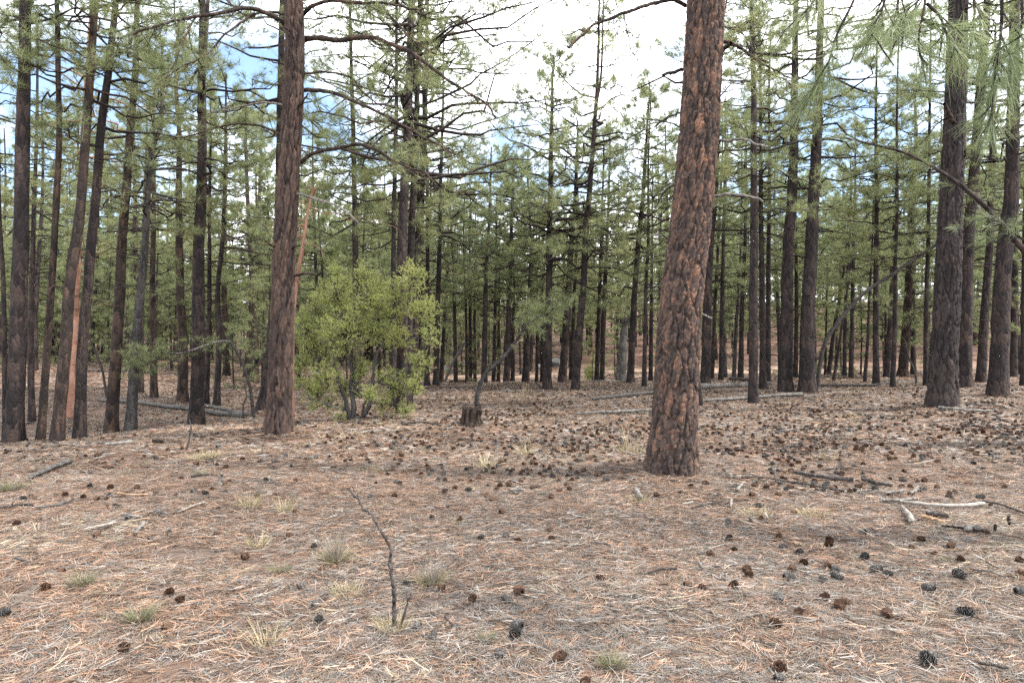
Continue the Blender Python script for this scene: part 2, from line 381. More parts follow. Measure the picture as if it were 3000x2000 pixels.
sand_c = 40 + 2.5 * np.sin(GX * .11); 
zone[..., 1] = np.exp(-((GY - sand_c) / 2.0) ** 2) * np.clip((PXg - 1150) / 300, 0, 1) * .85
zone[..., 2] = np.clip((GY - 42) / 5, 0, 1) * np.clip((PXg - 1400) / 500, .25, 1) * .9
mb.add(np.stack([GX, GY, GZ], -1).reshape(-1, 3), np.stack([i, i + 1, i + nx + 1, i + nx], 1), 0, True, zone.reshape(-1, 3))
ground = mb.obj("ground", [M['ground']], colname="zone"); tag(ground, kind="structure")

# ------------------------------------------------------------------ tree building blocks
def limbs_for(tr, H, hc, rng, nl, Lmax, up=0.0):
    """limb paths for a crown from relative height hc to the top; tr = (zs, xs, ys, rs) trunk lookup"""
    zs, xs, ys, rs = tr
    s = np.sort(rng.uniform(0, 1, nl)) ** .92
    z = zs[0] + H * (hc + (.985 - hc) * s)
    az = np.arange(nl) * 2.399 + rng.uniform(-.5, .5, nl)
    L = Lmax * (.50 + .5 * np.sin(np.pi * np.clip(s * .62 + .30, 0, 1))) * (1 - .55 * s ** 3) * rng.uniform(.55, 1.15, nl)
    el = -.14 + .62 * s ** 1.5 + rng.normal(0, .13, nl) + up
    K = 7; t = np.linspace(0, 1, K)
    cv = rng.uniform(.02, .28, nl) * np.where(rng.random(nl) < .25, -1, 1)
    side = rng.normal(0, .10, nl)
    base = np.stack([np.interp(z, zs, xs), np.interp(z, zs, ys), z], 1)
    hx = np.stack([np.cos(az), np.sin(az), 0 * az], 1); hy = np.stack([-np.sin(az), np.cos(az), 0 * az], 1)
    wob = rng.normal(0, .035, (nl, K, 3)) * (L[:, None, None]) * (t[None, :, None] > 0)
    P = (base[:, None] + hx[:, None] * (L[:, None] * t)[..., None] + hy[:, None] * (L[:, None] * side[:, None] * np.sin(t * 3))[..., None] + wob)
    P[..., 2] += L[:, None] * (el[:, None] * t + cv[:, None] * t ** 2)
    r0 = np.minimum(.006 + .013 * L, np.interp(z, zs, rs) * .55)
    R = r0[:, None] * (1 - .82 * t)
    return P, R, L

def twigs_on(P, L, rng, m, frac=.28, t0=.3, up=.25, K=3):
    """m side twigs on each limb -> twig paths (N,K,3)"""
    n, Kp, _ = P.shape
    t = np.concatenate([rng.uniform(t0, 1, (n, m - 1)), np.ones((n, 1))], 1)
    f = t * (Kp - 1); k = np.clip(f.astype(int), 0, Kp - 2); w = (f - k)[..., None]
    ii = np.arange(n)[:, None]
    B = P[ii, k] * (1 - w) + P[ii, k + 1] * w
    T = norm(P[ii, k + 1] - P[ii, k])
    S = norm(np.cross(T, [0, 0, 1.0]))
    a = np.radians(rng.uniform(20, 75, (n, m))) * np.where(rng.random((n, m)) < .5, 1, -1)
    a[:, -1] *= .15
    D = T * np.cos(a)[..., None] + S * np.sin(a)[..., None]
    D[..., 2] += rng.normal(up, .3, (n, m)); D = norm(D)
    ln = frac * np.maximum(L, .8)[:, None] * (1.25 - .6 * t) * rng.uniform(.5, 1.2, (n, m))
    u = np.linspace(0, 1, K)
    Q = B[:, :, None] + D[:, :, None] * (ln[..., None] * u)[..., None]
    Q[..., 2] += (rng.normal(.10, .12, (n, m)) * ln)[..., None] * u ** 2
    return Q.reshape(-1, K, 3), ln.ravel()

def crown_into(mb, tr, H, hc, rng, nl=46, Lmax=2.6, ntw=8, k=14, nlen=.19, nw=.007, dead=10, sides=4, ntuft=2, bm=0, nm=1):
    P, R, L = limbs_for(tr, H, hc, rng, nl, Lmax)
    mb.add(*tubes(P, R, sides), bm, True)
    Q, ln = twigs_on(P, L, rng, ntw, t0=.42)
    rq = np.linspace(1, .35, Q.shape[1])[None] * np.clip(.0035 + .006 * ln, .004, .012)[:, None]
    mb.add(*tubes(Q, rq, 3), bm, True)
    C, A = [], []
    for s in np.linspace(1.0, .72, ntuft):
        f = s * (Q.shape[1] - 1); k0 = min(int(f), Q.shape[1] - 2); w = f - k0
        keep = rng.random(len(Q)) < (.97 if s == 1 else .8)
        c = Q[:, k0] * (1 - w) + Q[:, k0 + 1] * w
        a = norm(Q[:, k0 + 1] - Q[:, k0]) + rng.normal(0, .3, (len(Q), 3)) + [0, 0, .25]
        if s < 1: c = c + rng.normal(0, .05, c.shape)
        C.append(c[keep]); A.append(a[keep])
    V, F = tuft_needles(np.concatenate(C), np.concatenate(A), k, nlen, nw, rng, back=.12)
    mb.add(V, F, nm, False)
    if dead:
        dead_into(mb, tr, H, max(.08, hc - .33), hc + .1, rng, dead, Lmax * .55, bm)

def dead_into(mb, tr, H, a, b, rng, n, Lmax, bm=0):
    zs, xs, ys, rs = tr
    z = zs[0] + H * rng.uniform(a, b, n); az = rng.uniform(0, 6.28, n)
    L = Lmax * rng.uniform(.12, 1, n) ** 1.3; K = 6; t = np.linspace(0, 1, K)
    base = np.stack([np.interp(z, zs, xs), np.interp(z, zs, ys), z], 1)
    hx = np.stack([np.cos(az), np.sin(az), 0 * az], 1)
    P = base[:, None] + hx[:, None] * (L[:, None] * t)[..., None] + rng.normal(0, .04, (n, K, 3)) * L[:, None, None] * (t > 0)[None, :, None]
    P[..., 2] += L[:, None] * (rng.uniform(-.1, .4, n)[:, None] * t - rng.uniform(0, .5, n)[:, None] * t ** 2)
    R = np.clip(.006 + .009 * L, .005, .022)[:, None] * (1 - .8 * t)
    mb.add(*tubes(P, R, 4), bm, True)
    Q, ln = twigs_on(P, L * .7, rng, 3, frac=.3, up=-.1, K=3)
    mb.add(*tubes(Q, np.linspace(1, .4, 3)[None] * np.full((len(Q), 1), .0045), 3), bm, True)

def trunk_radius(z, H, r0, flare=.4):
    s = np.clip(z / H, 0, 1)
    return r0 * (1 - .80 * s ** 1.15) * (1 + flare * np.exp(-np.maximum(z, 0) / .28)) + .004

def voronoi_plates(U, Vv, nu, rng_seed, amp_j=.8):
    """F1,F2 and a random id over a grid that wraps in u (cells of size 1; u in [0,nu))"""
    r = np.random.default_rng(rng_seed); nv = int(Vv.max()) + 4
    jx = r.uniform(-amp_j / 2, amp_j / 2, (nu, nv)); jy = r.uniform(-amp_j / 2, amp_j / 2, (nu, nv)); idv = r.random((nu, nv))
    cu = np.floor(U).astype(int); cv = np.floor(Vv).astype(int)
    f1 = np.full(U.shape, 9.0); f2 = np.full(U.shape, 9.0); pid = np.zeros(U.shape)
    for a in (-1, 0, 1):
        for b in (-1, 0, 1):
            uu = cu + a; vv = np.clip(cv + b, 0, nv - 1); um = uu % nu
            dx = U - (uu + .5 + jx[um, vv]); dy = Vv - (cv + b + .5 + jy[um, vv])
            dd = np.sqrt(dx * dx + dy * dy)
            closer = dd < f1
            f2 = np.where(closer, f1, np.minimum(f2, dd)); pid = np.where(closer, idv[um, vv], pid); f1 = np.where(closer, dd, f1)
    return f1, f2, pid

def hero_trunk(mb, path, rad, sides, rows_top, cell=(.055, .12), depth=.014, seed=1, mat_i=0, char=0.0):
    """trunk with real bark plates: path (n,3), rad (n) -> resampled to fine rows"""
    n = rows_top; s = np.concatenate([[0], np.cumsum(np.linalg.norm(np.diff(path, axis=0), axis=1))])
    u = np.linspace(0, s[-1], n)
    C = np.stack([np.interp(u, s, path[:, k]) for k in range(3)], 1); Rr = np.interp(u, s, rad)
    a = np.arange(sides) * 2 * np.pi / sides
    AA, ZZ = np.meshgrid(a, u); RR = Rr[:, None] * np.ones_like(AA)
    circ = 2 * np.pi * np.median(Rr); nu = max(8, int(circ / cell[0]))
    r = np.random.default_rng(seed)
    warp = sum(.22 * np.sin(f * AA + g * ZZ + p) for f, g, p in [(3, 5.1, r.uniform(0, 6)), (7, 8.7, r.uniform(0, 6)), (5, 15., r.uniform(0, 6)), (11, 23., r.uniform(0, 6))])
    U = (AA / (2 * np.pi) * nu + warp * .8) % nu; Vv = ZZ / cell[1] + warp * .9 + 1
    f1, f2, pid = voronoi_plates(U, Vv, nu, seed)
    g1, g2, pid2 = voronoi_plates((AA / (2 * np.pi) * (nu // 3) + warp * .4) % (nu // 3), ZZ / max(cell[1] * 5.5, .42) + 1 + warp * .3, max(nu // 3, 3), seed + 5)
    fis = np.clip((f2 - f1) / .32, 0, 1); fis = fis * fis * (3 - 2 * fis)
    fis2 = np.clip((g2 - g1) / .22, 0, 1)
    D = depth * (fis * (.40 + .6 * pid) + 2.3 * fis2 - 2.0)
    lob = 1 + (.09 * np.sin(5 * AA + 1.3) + .05 * np.sin(8 * AA + 4)) * np.exp(-ZZ / .30) + .03 * np.sin(2 * AA + 4 + ZZ * .4)
    R2 = RR * lob + D
    V = np.stack([C[:, 0][:, None] + R2 * np.cos(AA), C[:, 1][:, None] + R2 * np.sin(AA), C[:, 2][:, None] + 0 * AA], -1)
    pl = .48 * pid + .26 * pid2 + .12
    if char: pl = pl - char * np.clip(1 - ZZ / 1.6, 0, 1)          # soot and weathering at the foot of the trunk
    i = np.arange(n - 1)[:, None] * sides; j = np.arange(sides)[None]; jn = (j + 1) % sides
    F = np.stack([i + j, i + jn, i + sides + jn, i + sides + j], -1).reshape(-1, 4)
    mb.add(V.reshape(-1, 3), F, mat_i, True, np.stack([pl, fis, pid], -1).reshape(-1, 3))

# ------------------------------------------------------------------ pines that can be told apart in the photograph
# (label, width in photo px at breast height, photo polyline from the foot upwards, options)
GP = "ponderosa pines of the stand"
TREES = [
 ("thick pine with scaly orange-brown bark plates, nearest trunk on the open ground", 120, [(1965,1378),(1972,1300),(1980,1100),(1990,900),(2017,670),(2036,446),(2049,223),(2058,0)], dict(hero='plate_orange', H=17, hc=.52, cell=(.024,.055), depth=.017, flare=.30, char=.14)),
 ("tall brown furrowed pine with long arching bare limbs, beside the juniper bush", 63, [(815,1268),(820,1150),(826,1012),(833,834),(838,700),(848,560),(858,402),(867,268),(870,134),(868,0)], dict(hero='plate_brown', H=17, hc=.5, cell=(.028,.13), depth=.020, flare=.26, char=.06)),
 ("dark stout pine with white wood chips at its foot, on the cone-strewn rise", 68, [(2761,1188),(2768,1012),(2778,880),(2787,700),(2801,446),(2811,223),(2820,0)], dict(hero='plate_dark', H=17, hc=.45, cell=(.032,.12), depth=.020, flare=.26)),
 ("dark pine with forked upper stem, in front of the long fallen log", 37, [(575,1249),(578,1012),(576,834),(576,700),(581,580),(582,402),(578,220),(578,0)], dict(H=15, hc=.42, bark='bark', fork=[(585,330),(597,200),(609,0)])),
 ("thin leaning trunk at the extreme edge beside the leftmost thick pine", 14, [(16,1296),(12,1100),(5,830),(-10,600),(-15,300)], dict(H=9, hc=.6)),
 ("leftmost thick dark pine with flared foot at the lip of the gully", 44, [(41,1298),(52,1000),(58,800),(62,700),(66,500),(72,250),(77,0)], dict(H=16, hc=.5)),
 ("dark pine standing in the gully just behind the leftmost thick pine", 17, [(94,1240),(86,1000),(88,800),(90,600)], dict(H=12, hc=.45)),
 ("slender pine with slight bow, first trunk right of the leftmost thick pine", 20, [(119,1294),(138,1000),(152,760),(160,600),(168,400),(163,200),(158,0)], dict(H=14, hc=.5, bark='bark_red')),
 ("brown pine with patchy red bark foot, in front of the smooth orange trunk", 31, [(166,1295),(179,1012),(182,834),(202,625),(208,446),(214,223),(219,0)], dict(H=15, hc=.45, bark='bark_red')),
 ("pine with smooth bare pinkish-orange bark, dark only at its foot", 27, [(209,1222),(210,1012),(215,834),(220,700),(227,580),(235,402),(240,268),(254,0)], dict(H=15, hc=.5, bark='bark_pink')),
 ("dark pine leaning slightly over, just right of the smooth orange trunk", 29, [(234,1285),(241,1012),(256,834),(266,700),(279,580),(290,402),(312,223),(326,90),(335,0)], dict(H=14, hc=.4)),
 ("reddish pine with sunlit flank whose foot hides the end of the long log", 31, [(325,1269),(343,1012),(354,834),(360,700),(371,580),(384,402),(401,223),(405,90),(407,0)], dict(H=14, hc=.4, bark='bark_red')),
 ("grey smooth-barked pine leaning to a crooked top, crossing the long log", 27, [(382,1262),(398,1057),(411,923),(425,812),(437,700),(445,580),(460,446),(487,380),(489,312),(493,200),(497,60)], dict(H=10, hc=.5, bark='bark_grey')),
 ("thin dark pine on the far gully bank, behind the grey leaning pine", 15, [(412,1151),(410,900),(411,700),(412,500)], dict(H=11)),
 ("dark pine on the far gully bank, between the grey leaning pine and the red-footed pine", 19, [(452,1166),(450,834),(455,700),(458,500)], dict(H=12, bark='bark_red')),
 ("pine with broad reddish foot on the far gully bank", 27, [(535,1178),(534,1000),(528,923),(522,789),(516,560),(516,400)], dict(H=13, bark='bark_red')),
 ("thin pine rising from the gully, first right of the forked-stem pine", 15, [(604,1187),(612,1000),(616,850),(618,600)], dict(H=11)),
 ("pine rising from the gully beside the bent dead snag, left of it", 17, [(634,1190),(642,1000),(638,850),(652,700)], dict(H=11)),
 ("dark flared trunk leaning behind the tall furrowed pine", 34, [(770,1204),(785,1130),(800,1000),(815,800),(822,600),(825,400),(832,0)], dict(H=16, hc=.5)),
 ("broken orange-red leaning trunk showing between the furrowed pine and the juniper", 20, [(850,1185),(858,950),(873,819),(889,730),(902,643),(918,570),(935,510)], dict(H=5.5, hc=.9, bark='bark_pink', nl=4, d=16.0)),
 ("straight dark pine rising out of the middle of the juniper bush", 19, [(1048,1169),(1044,900),(1042,670),(1038,402),(1033,223),(1030,0)], dict(H=15, hc=.35)),
 ("thin pine left of the group of three, behind the juniper", 17, [(1152,1192),(1153,840),(1155,600),(1162,312)], dict(H=13, hc=.35)),
 ("front pine of the close group of three behind the juniper", 31, [(1177,1211),(1180,1000),(1182,700),(1190,550),(1199,402),(1206,250),(1212,100),(1215,0)], dict(H=14.5, hc=.36, nl=76, Lm=3.5)),
 ("middle pine of the close group of three behind the juniper", 24, [(1194,1185),(1200,900),(1208,670),(1222,402),(1227,223),(1232,90)], dict(H=14.5, hc=.4, nl=62, Lm=3.3)),
 ("right-hand pine of the close group of three behind the juniper", 25, [(1212,1158),(1217,900),(1222,750),(1233,625),(1241,446),(1247,312)], dict(H=13.5, hc=.34, nl=76, Lm=3.7)),
 ("straight thin pine on the rise, first clear of the juniper", 14, [(1251,1131),(1254,900),(1256,700),(1256,500)], dict(H=12.5)),
 ("dark pine on the rise, second clear of the juniper, lit on one flank", 16, [(1277,1131),(1282,900),(1288,700),(1293,470)], dict(H=13)),
 ("slim pine touching the second pine clear of the juniper", 12, [(1292,1126),(1302,950),(1312,790),(1316,600)], dict(H=11)),
 ("thin pine above the dark log end on the rise", 11, [(1336,1117),(1332,950),(1328,790)], dict(H=10, d=29)),
 ("thin pine just right of the dark log end", 8, [(1367,1118),(1365,900)], dict(H=9, d=30)),
 ("slim straight pine behind the stump, left of the leaning sapling's foot", 11, [(1378,1117),(1377,900),(1376,700)], dict(H=10, d=31)),
 ("slimmer twin of the straight pine behind the stump", 9, [(1392,1115),(1391,850)], dict(H=9.5, d=33)),
 ("dark straight pine directly behind the leaning sapling", 16, [(1418,1135),(1423,834),(1428,740),(1435,600),(1440,402)], dict(H=9.3, hc=.35, d=26)),
 ("thin pine right of the pine behind the leaning sapling", 11, [(1446,1117),(1452,850),(1454,700)], dict(H=8.5, d=30)),
 ("thin reddish pine under the arch of the leaning sapling", 10, [(1460,1115),(1462,880),(1464,760)], dict(H=8, d=33, bark='bark_red')),
 ("stoutest pine of the pair beneath the leaning sapling's crown", 18, [(1484,1117),(1490,923),(1496,745),(1500,580)], dict(H=9.3, hc=.35, d=28)),
 ("slimmer pine of the pair beneath the leaning sapling's crown", 11, [(1502,1117),(1503,980),(1505,800)], dict(H=8.5, d=30)),
 ("leaning thin pine just past the sapling's crown", 10, [(1533,1117),(1541,1020),(1552,900)], dict(H=8, d=31)),
 ("thin straight pine just past the sapling's crown", 13, [(1543,1117),(1551,834),(1554,700),(1548,580)], dict(H=9.5, d=28)),
 ("thin pine before the grey boulder, left one of two", 9, [(1572,1110),(1574,900)], dict(H=8.5, d=33)),
 ("thin pine before the grey boulder, right one of two", 11, [(1588,1112),(1590,850),(1591,700)], dict(H=9, d=31)),
 ("straight dark pine with flat-topped crown reaching the open sky", 23, [(1603,1140),(1606,1000),(1608,834),(1609,700),(1611,600),(1614,402),(1616,312),(1618,215)], dict(H=11.2, hc=.30, nl=62, Lm=3.0)),
 ("dark leaning pine between the flat-topped pine and the tall twin-topped pine", 22, [(1647,1124),(1658,968),(1667,834),(1675,700),(1684,600),(1688,490),(1692,380)], dict(H=10.8, hc=.4)),
 ("thin pine close behind the dark leaning pine on the rise", 12, [(1672,1110),(1678,968),(1684,800)], dict(H=9.5, d=31)),
 ("tall twin-topped pine against the open sky, leaning slightly", 22, [(1685,1142),(1694,1012),(1709,834),(1714,700),(1723,600),(1735,446),(1747,268),(1752,120)], dict(H=13.2, hc=.30, nl=66, Lm=3.0, fork=[(1742,330),(1760,230),(1766,80)])),
 ("dark slim pine behind the small juniper sapling, left of its pair", 13, [(1748,1098),(1757,800),(1762,600)], dict(H=11.5, d=31)),
 ("dark slim pine behind the small juniper sapling, right of its pair", 13, [(1763,1100),(1772,850),(1780,650)], dict(H=11.5, d=30)),
 ("pine standing against the grey broken snag", 20, [(1847,1124),(1854,923),(1868,700),(1878,600),(1887,446),(1893,330)], dict(H=11.3, hc=.30, nl=58, Lm=2.8)),
 ("thin pine between the snag and the thick orange-barked pine", 12, [(1887,1133),(1893,850),(1900,700)], dict(H=10.5)),
 ("thin pine half hidden by the thick orange-barked pine", 12, [(1906,1110),(1912,800),(1916,600)], dict(H=10, d=31)),
 ("short dark leaning trunk behind the foot of the thick orange-barked pine", 19, [(2048,1191),(2041,1110),(2030,1000),(2015,880)], dict(H=6, hc=.95, nl=2)),
 ("straight dark pine first right of the thick orange-barked pine, behind a log", 27, [(2066,1135),(2070,834),(2076,700),(2085,560),(2090,400)], dict(H=13)),
 ("slim reddish pine second right of the thick orange-barked pine", 12, [(2085,1095),(2098,780),(2106,600)], dict(H=12, d=32, bark='bark_red')),
 ("thin pine third right of the thick orange-barked pine", 13, [(2112,1115),(2119,834),(2124,700),(2130,500)], dict(H=12)),
 ("crooked pine fourth right of the thick orange-barked pine", 15, [(2170,1104),(2176,880),(2186,700),(2190,500)], dict(H=12, d=30)),
 ("dark pine standing before the end of the grey log", 26, [(2207,1184),(2208,923),(2211,700),(2211,402),(2212,268)], dict(H=13, hc=.35)),
 ("dark pine just behind the pine at the grey log, its front neighbour", 18, [(2235,1140),(2232,834),(2228,600)], dict(H=12.5)),
 ("slim pine leaning close to its front neighbour behind the grey log", 16, [(2250,1128),(2251,900),(2253,700),(2256,500)], dict(H=13)),
 ("stout dark pine at the tip of the grey log, left of a matching stout pine", 36, [(2301,1149),(2310,923),(2320,700),(2331,600),(2341,446),(2348,268),(2353,134),(2358,0)], dict(H=15, hc=.4)),
 ("slim pine seen between the two stout pines at the grey log", 13, [(2330,1122),(2332,900),(2326,600)], dict(H=12, d=30)),
 ("pine hidden close behind the second stout pine at the grey log", 18, [(2355,1115),(2372,700),(2380,500),(2385,350)], dict(H=13, d=28)),
 ("second stout dark pine past the grey log, foot of the diagonal pole", 41, [(2365,1151),(2371,923),(2388,700),(2394,600),(2406,446),(2417,268),(2425,90)], dict(H=15, hc=.4)),
 ("thin pine under the diagonal leaning pole, left one", 12, [(2427,1108),(2445,960),(2470,820)], dict(H=9, d=33)),
 ("spindly pine leaning under the diagonal pole", 8, [(2442,1125),(2456,1030),(2472,920)], dict(H=7, d=27)),
 ("thin pine crossed by the middle of the diagonal pole, left one", 11, [(2474,1104),(2480,900),(2490,770)], dict(H=10, d=31)),
 ("thin pine crossed by the middle of the diagonal pole, right one", 13, [(2493,1110),(2502,900),(2510,700)], dict(H=11, d=29)),
 ("spindly dark pine on the flat, right of the diagonal pole", 9, [(2533,1130),(2541,1000),(2545,880)], dict(H=7, d=25)),
 ("dark straight pine at the end of the thin dark log", 17, [(2567,1128),(2568,950),(2572,780),(2576,600)], dict(H=12)),
 ("slim pine before the red hillside, second from the thin dark log", 15, [(2597,1108),(2608,930),(2612,750)], dict(H=11.5, d=29)),
 ("slim dark pine with swept foot, third from the thin dark log", 13, [(2615,1135),(2624,950),(2628,750),(2635,600)], dict(H=12)),
 ("stout reddish pine against the red hillside", 25, [(2644,1106),(2655,950),(2662,800),(2668,600)], dict(H=13, d=31, bark='bark_red')),
 ("slim straight pine just left of the dark stout pine on the rise", 13, [(2712,1130),(2716,900),(2724,700),(2728,500)], dict(H=13)),
 ("dark pine close behind the dark stout pine on the rise", 37, [(2824,1137),(2827,923),(2833,700),(2842,600),(2854,446),(2864,268),(2880,90)], dict(H=15, hc=.4)),
 ("pine leaning inwards behind the rightmost stout pine", 23, [(2874,1120),(2890,900),(2906,720),(2915,500)], dict(H=13)),
 ("rightmost stout pine with flared grey foot", 46, [(2922,1160),(2930,1012),(2936,880),(2950,700),(2966,600),(2972,446),(2978,223),(2983,0)], dict(H=15, hc=.4)),
 ("pine showing just behind the flared foot of the rightmost stout pine", 20, [(2968,1112),(2975,900),(2982,600)], dict(H=13, d=29)),
 ("slim trunk at the very right edge of the view", 13, [(2996,1132),(2998,900),(3000,600)], dict(H=12)),
]
TRUNK = {}
def build_pine(k, label, w, pts, opt):
    rg = np.random.default_rng(100 + k)
    p0 = pts[0]
    if 'd' in opt:
        d = opt['d']; x = (p0[0] - CX) / FPX * d; base = np.array([x, d, float(ground_z(x, d))])
    else: base = hit(*p0)
    d = base[1]; H = opt.get('H', 13.0); r0 = w * d / FPX / 2 * 1.04
    P = np.array([at(px, py, d) for px, py in pts]); P[0] = base
    dy = rg.normal(0, .025) * (P[:, 2] - base[2]); P[:, 1] += dy
    if P[-1, 2] < base[2] + H:                       # carry the stem on to its real height
        dirn = (P[-1] - P[max(-3, -len(P))]); dirn /= max(dirn[2], .2); dirn[:2] *= .8
        rest = base[2] + H - P[-1, 2]
        P = np.vstack([P, P[-1] + dirn * rest * .5 + np.r_[rg.normal(0, .05, 2), 0], P[-1] + dirn * rest * [.8, .8, 1]])
    P = np.vstack([base - [0, 0, .25], P])
    C = resample(P, .35); hz = C[:, 2] - base[2]
    keep = hz <= H + .01; C, hz = C[keep], hz[keep]
    R = trunk_radius(hz, H, r0, opt.get('flare', .35))
    root = tag(empty("pine_tree", base), label, "pine tree", GP)
    mb = MB()
    if 'hero' in opt:
        top = min(len(hz) - 1, int(np.searchsorted(hz, CAMH + .5 * d + 1.2)))
        sides = int(np.clip(2 * np.pi * r0 / (.0095 if k == 0 else .012), 60, 190)); rows = int((hz[top] + .25) / (.015 if k == 0 else .030))
        hero_trunk(mb, C[:top + 1], R[:top + 1], sides, rows, opt['cell'], opt['depth'], 11 + k, 0, opt.get('char', 0))
        V, F = tubes(C[top - 1:], R[top - 1:] * .97, 16); mb.add(V, F, 0, True, (.45, 1, .5))
        trunk = mb.obj("trunk", [M[opt['hero']]], root, base, "plate"); bm = M['bark_red' if 'orange' in opt['hero'] or 'brown' in opt['hero'] else 'bark']
    else:
        bm = M[opt.get('bark', 'bark')]
        n = int(np.clip(w * .55, 8, 20)); V, F = tubes(C, R * (1 + 0), n)
        Vr = V.reshape(len(C), n, 3); lob = 1 + .05 * rg.normal(size=(len(C), n)); V = (C[:, None] + (Vr - C[:, None]) * lob[..., None]).reshape(-1, 3)
        mb.add(V, F, 0, True)
        if 'fork' in opt:
            Q = np.array([at(a, b, d) for a, b in opt['fork']]); Q = np.vstack([Q, Q[-1] + (Q[-1] - Q[-2]) * [.7, .7, .9] + [0, 0, 1.2]])
            Q = resample(Q, .3); q0 = np.interp(Q[0, 2] - base[2], hz, R)
            mb.add(*tubes(Q, np.linspace(q0 * .75, .012, len(Q)), 8), 0, True)
        trunk = mb.obj("trunk", [bm], root, base)
    TRUNK[k] = (root, base, C, R, d, bm)
    tr = (C[:, 2], C[:, 0], C[:, 1], R); tr = (tr[0], tr[1], tr[2], tr[3])
    zs0 = base[2]
    trl = (np.concatenate([[zs0], C[1:, 2]]), C[:, 0], C[:, 1], R)
    far = np.clip((d - 12) / 20, 0, 1)
    hc = opt.get('hc', rg.uniform(.28, .40))
    nl = opt.get('nl', int(50 if w > 16 else 38 if w > 12 else 26)); Lm = opt.get('Lm', np.clip(1.1 + w * d / FPX * 5.2, 1.6, 2.9))
    if pts[0][0] < 800: nl = int(nl * .68)
    cr = MB()
    crown_into(cr, trl, H, hc, rg, nl, Lm, ntw=9 if w > 16 else 7, k=26 if w > 16 else 24, nlen=.225, nw=.008 + .004 * far, dead=14, sides=4)
    cr.obj("crown", [bm, M['needle']], root, base)
    return root
for k, (label, w, pts, opt) in enumerate(TREES):
    build_pine(k, label, w, pts, opt)

# ------------------------------------------------------------------ limbs of the near pines: each limb a branch with its own foliage
def limb(k, pts, w0, w1, dd=0.0, foliage=0, drop=-.1, material=None, label=None, nlen=.19, tw=.55, t0=.25, kn=16, bare=0):
    """pts: photo polyline at the pine's distance, drifting by dd metres in depth towards the tip"""
    root, base, C, R, d, bm = TRUNK[k]
    rg = np.random.default_rng(int(pts[0][0] * 7 + pts[0][1] * 13 + pts[-1][0]))
    n = len(pts); P = np.array([at(px, py, d + dd * i / (n - 1)) for i, (px, py) in enumerate(pts)])
    P = resample(P, n=max(8, 5 * n)); m = len(P)
    P += np.cumsum(rg.normal(0, .006, (m, 3)), 0) * (np.arange(m)[:, None] > 0)
    Rr = np.linspace(w0, w1, m) * d / FPX / 2
    Rr *= 1 + .08 * rg.normal(size=m)
    mb = MB(); mb.add(*tubes(P, Rr, 9 if w0 > 6 else 6), 0, True)
    L = np.linalg.norm(np.diff(P, axis=0), axis=1).sum()
    if bare:
        Q, ln = twigs_on(P[None, ::max(1, m // 12)], np.array([L]), rg, bare, frac=.16, t0=.2, up=drop, K=4)
        Q[:, 1:] += rg.normal(0, .03, Q[:, 1:].shape)
        mb.add(*tubes(Q, np.linspace(1, .35, 4)[None] * np.full((len(Q), 1), .006), 4), 0, True)
    mt = material or bm
    o = mb.obj("branch", [mt], root, base)
    if label: o["label"] = label
    if foliage:
        fb = MB()
        Pn = P[None, ::max(1, m // 14)]
        Q, ln = twigs_on(Pn, np.array([max(L, 1.2)]), rg, foliage, frac=tw * .3, t0=t0, up=drop, K=5)
        Q[:, 1:] += rg.normal(0, .02, Q[:, 1:].shape)
        fb.add(*tubes(Q, np.linspace(1, .45, 5)[None] * np.clip(.004 + .008 * ln, .005, .012)[:, None], 4), 0, True)
        S, sl = twigs_on(Q, ln, rg, 3, frac=.45, t0=.35, up=drop * .5, K=3)
        fb.add(*tubes(S, np.linspace(1, .5, 3)[None] * np.full((len(S), 1), .004), 3), 0, True)
        ends = np.concatenate([Q[:, -1], S[:, -1]]); ax = np.concatenate([Q[:, -1] - Q[:, -2], S[:, -1] - S[:, -2]])
        fb.add(*tuft_needles(ends, norm(ax) + rg.normal(0, .2, ends.shape), kn, nlen, .0055, rg, back=.12, spread=(10, 85)), 1, False)
        f = fb.obj("foliage", [mt, M['needle']], o, base)
    return o
B2, C1, DK = 1, 0, 2
limb(B2, [(862,118),(835,75),(800,52),(745,32),(700,28),(655,38),(580,52),(500,65),(430,85),(345,108)], 14, 5, -1.5, 26, -.5, kn=12)
limb(B2, [(745,40),(715,65),(660,105),(600,165),(540,200),(490,235)], 7, 3, -1.2, 14, -.6, kn=11)
limb(B2, [(572,55),(545,110),(515,175),(495,250)], 5, 3, -1.0, 9, -.5, kn=11)
limb(B2, [(862,45),(815,32),(770,32),(735,45),(690,10),(640,-25)], 8, 4, .4, 12, -.2, kn=12)
limb(B2, [(845,312),(800,303),(760,300),(690,315),(640,322),(600,332)], 8, 3, .8, 0, bare=5, material=M['dead'])
limb(B2, [(845,408),(790,380),(730,368),(650,377),(590,395),(520,408)], 8, 3, .9, 6, -.2, bare=5, kn=10)
limb(B2, [(885,50),(905,25),(930,16),(975,8),(1060,12),(1118,8),(1240,26)], 12, 5, -.8, 12, .1, kn=12)
limb(B2, [(890,118),(940,114),(1000,118),(1090,112),(1150,135),(1200,160),(1250,195),(1310,240),(1360,270),(1420,305),(1442,345)], 17, 4, -1.4, 16, -.4, bare=6, kn=11)
limb(B2, [(1155,135),(1185,105),(1222,90)], 7, 4, -.6, 4, .1, kn=11)
limb(B2, [(1118,10),(1145,50),(1175,85),(1215,120),(1270,150)], 6, 3, -.8, 6, -.3, kn=11)
limb(B2, [(890,215),(960,212),(1030,225),(1060,258),(1110,295),(1170,330)], 7, 3, .9, 9, -.3, bare=4, kn=11)
limb(B2, [(890,265),(960,270),(1000,282),(1060,308),(1130,340),(1190,372),(1240,400),(1290,425),(1335,455)], 12, 4, -1.0, 12, -.5, bare=7, kn=11)
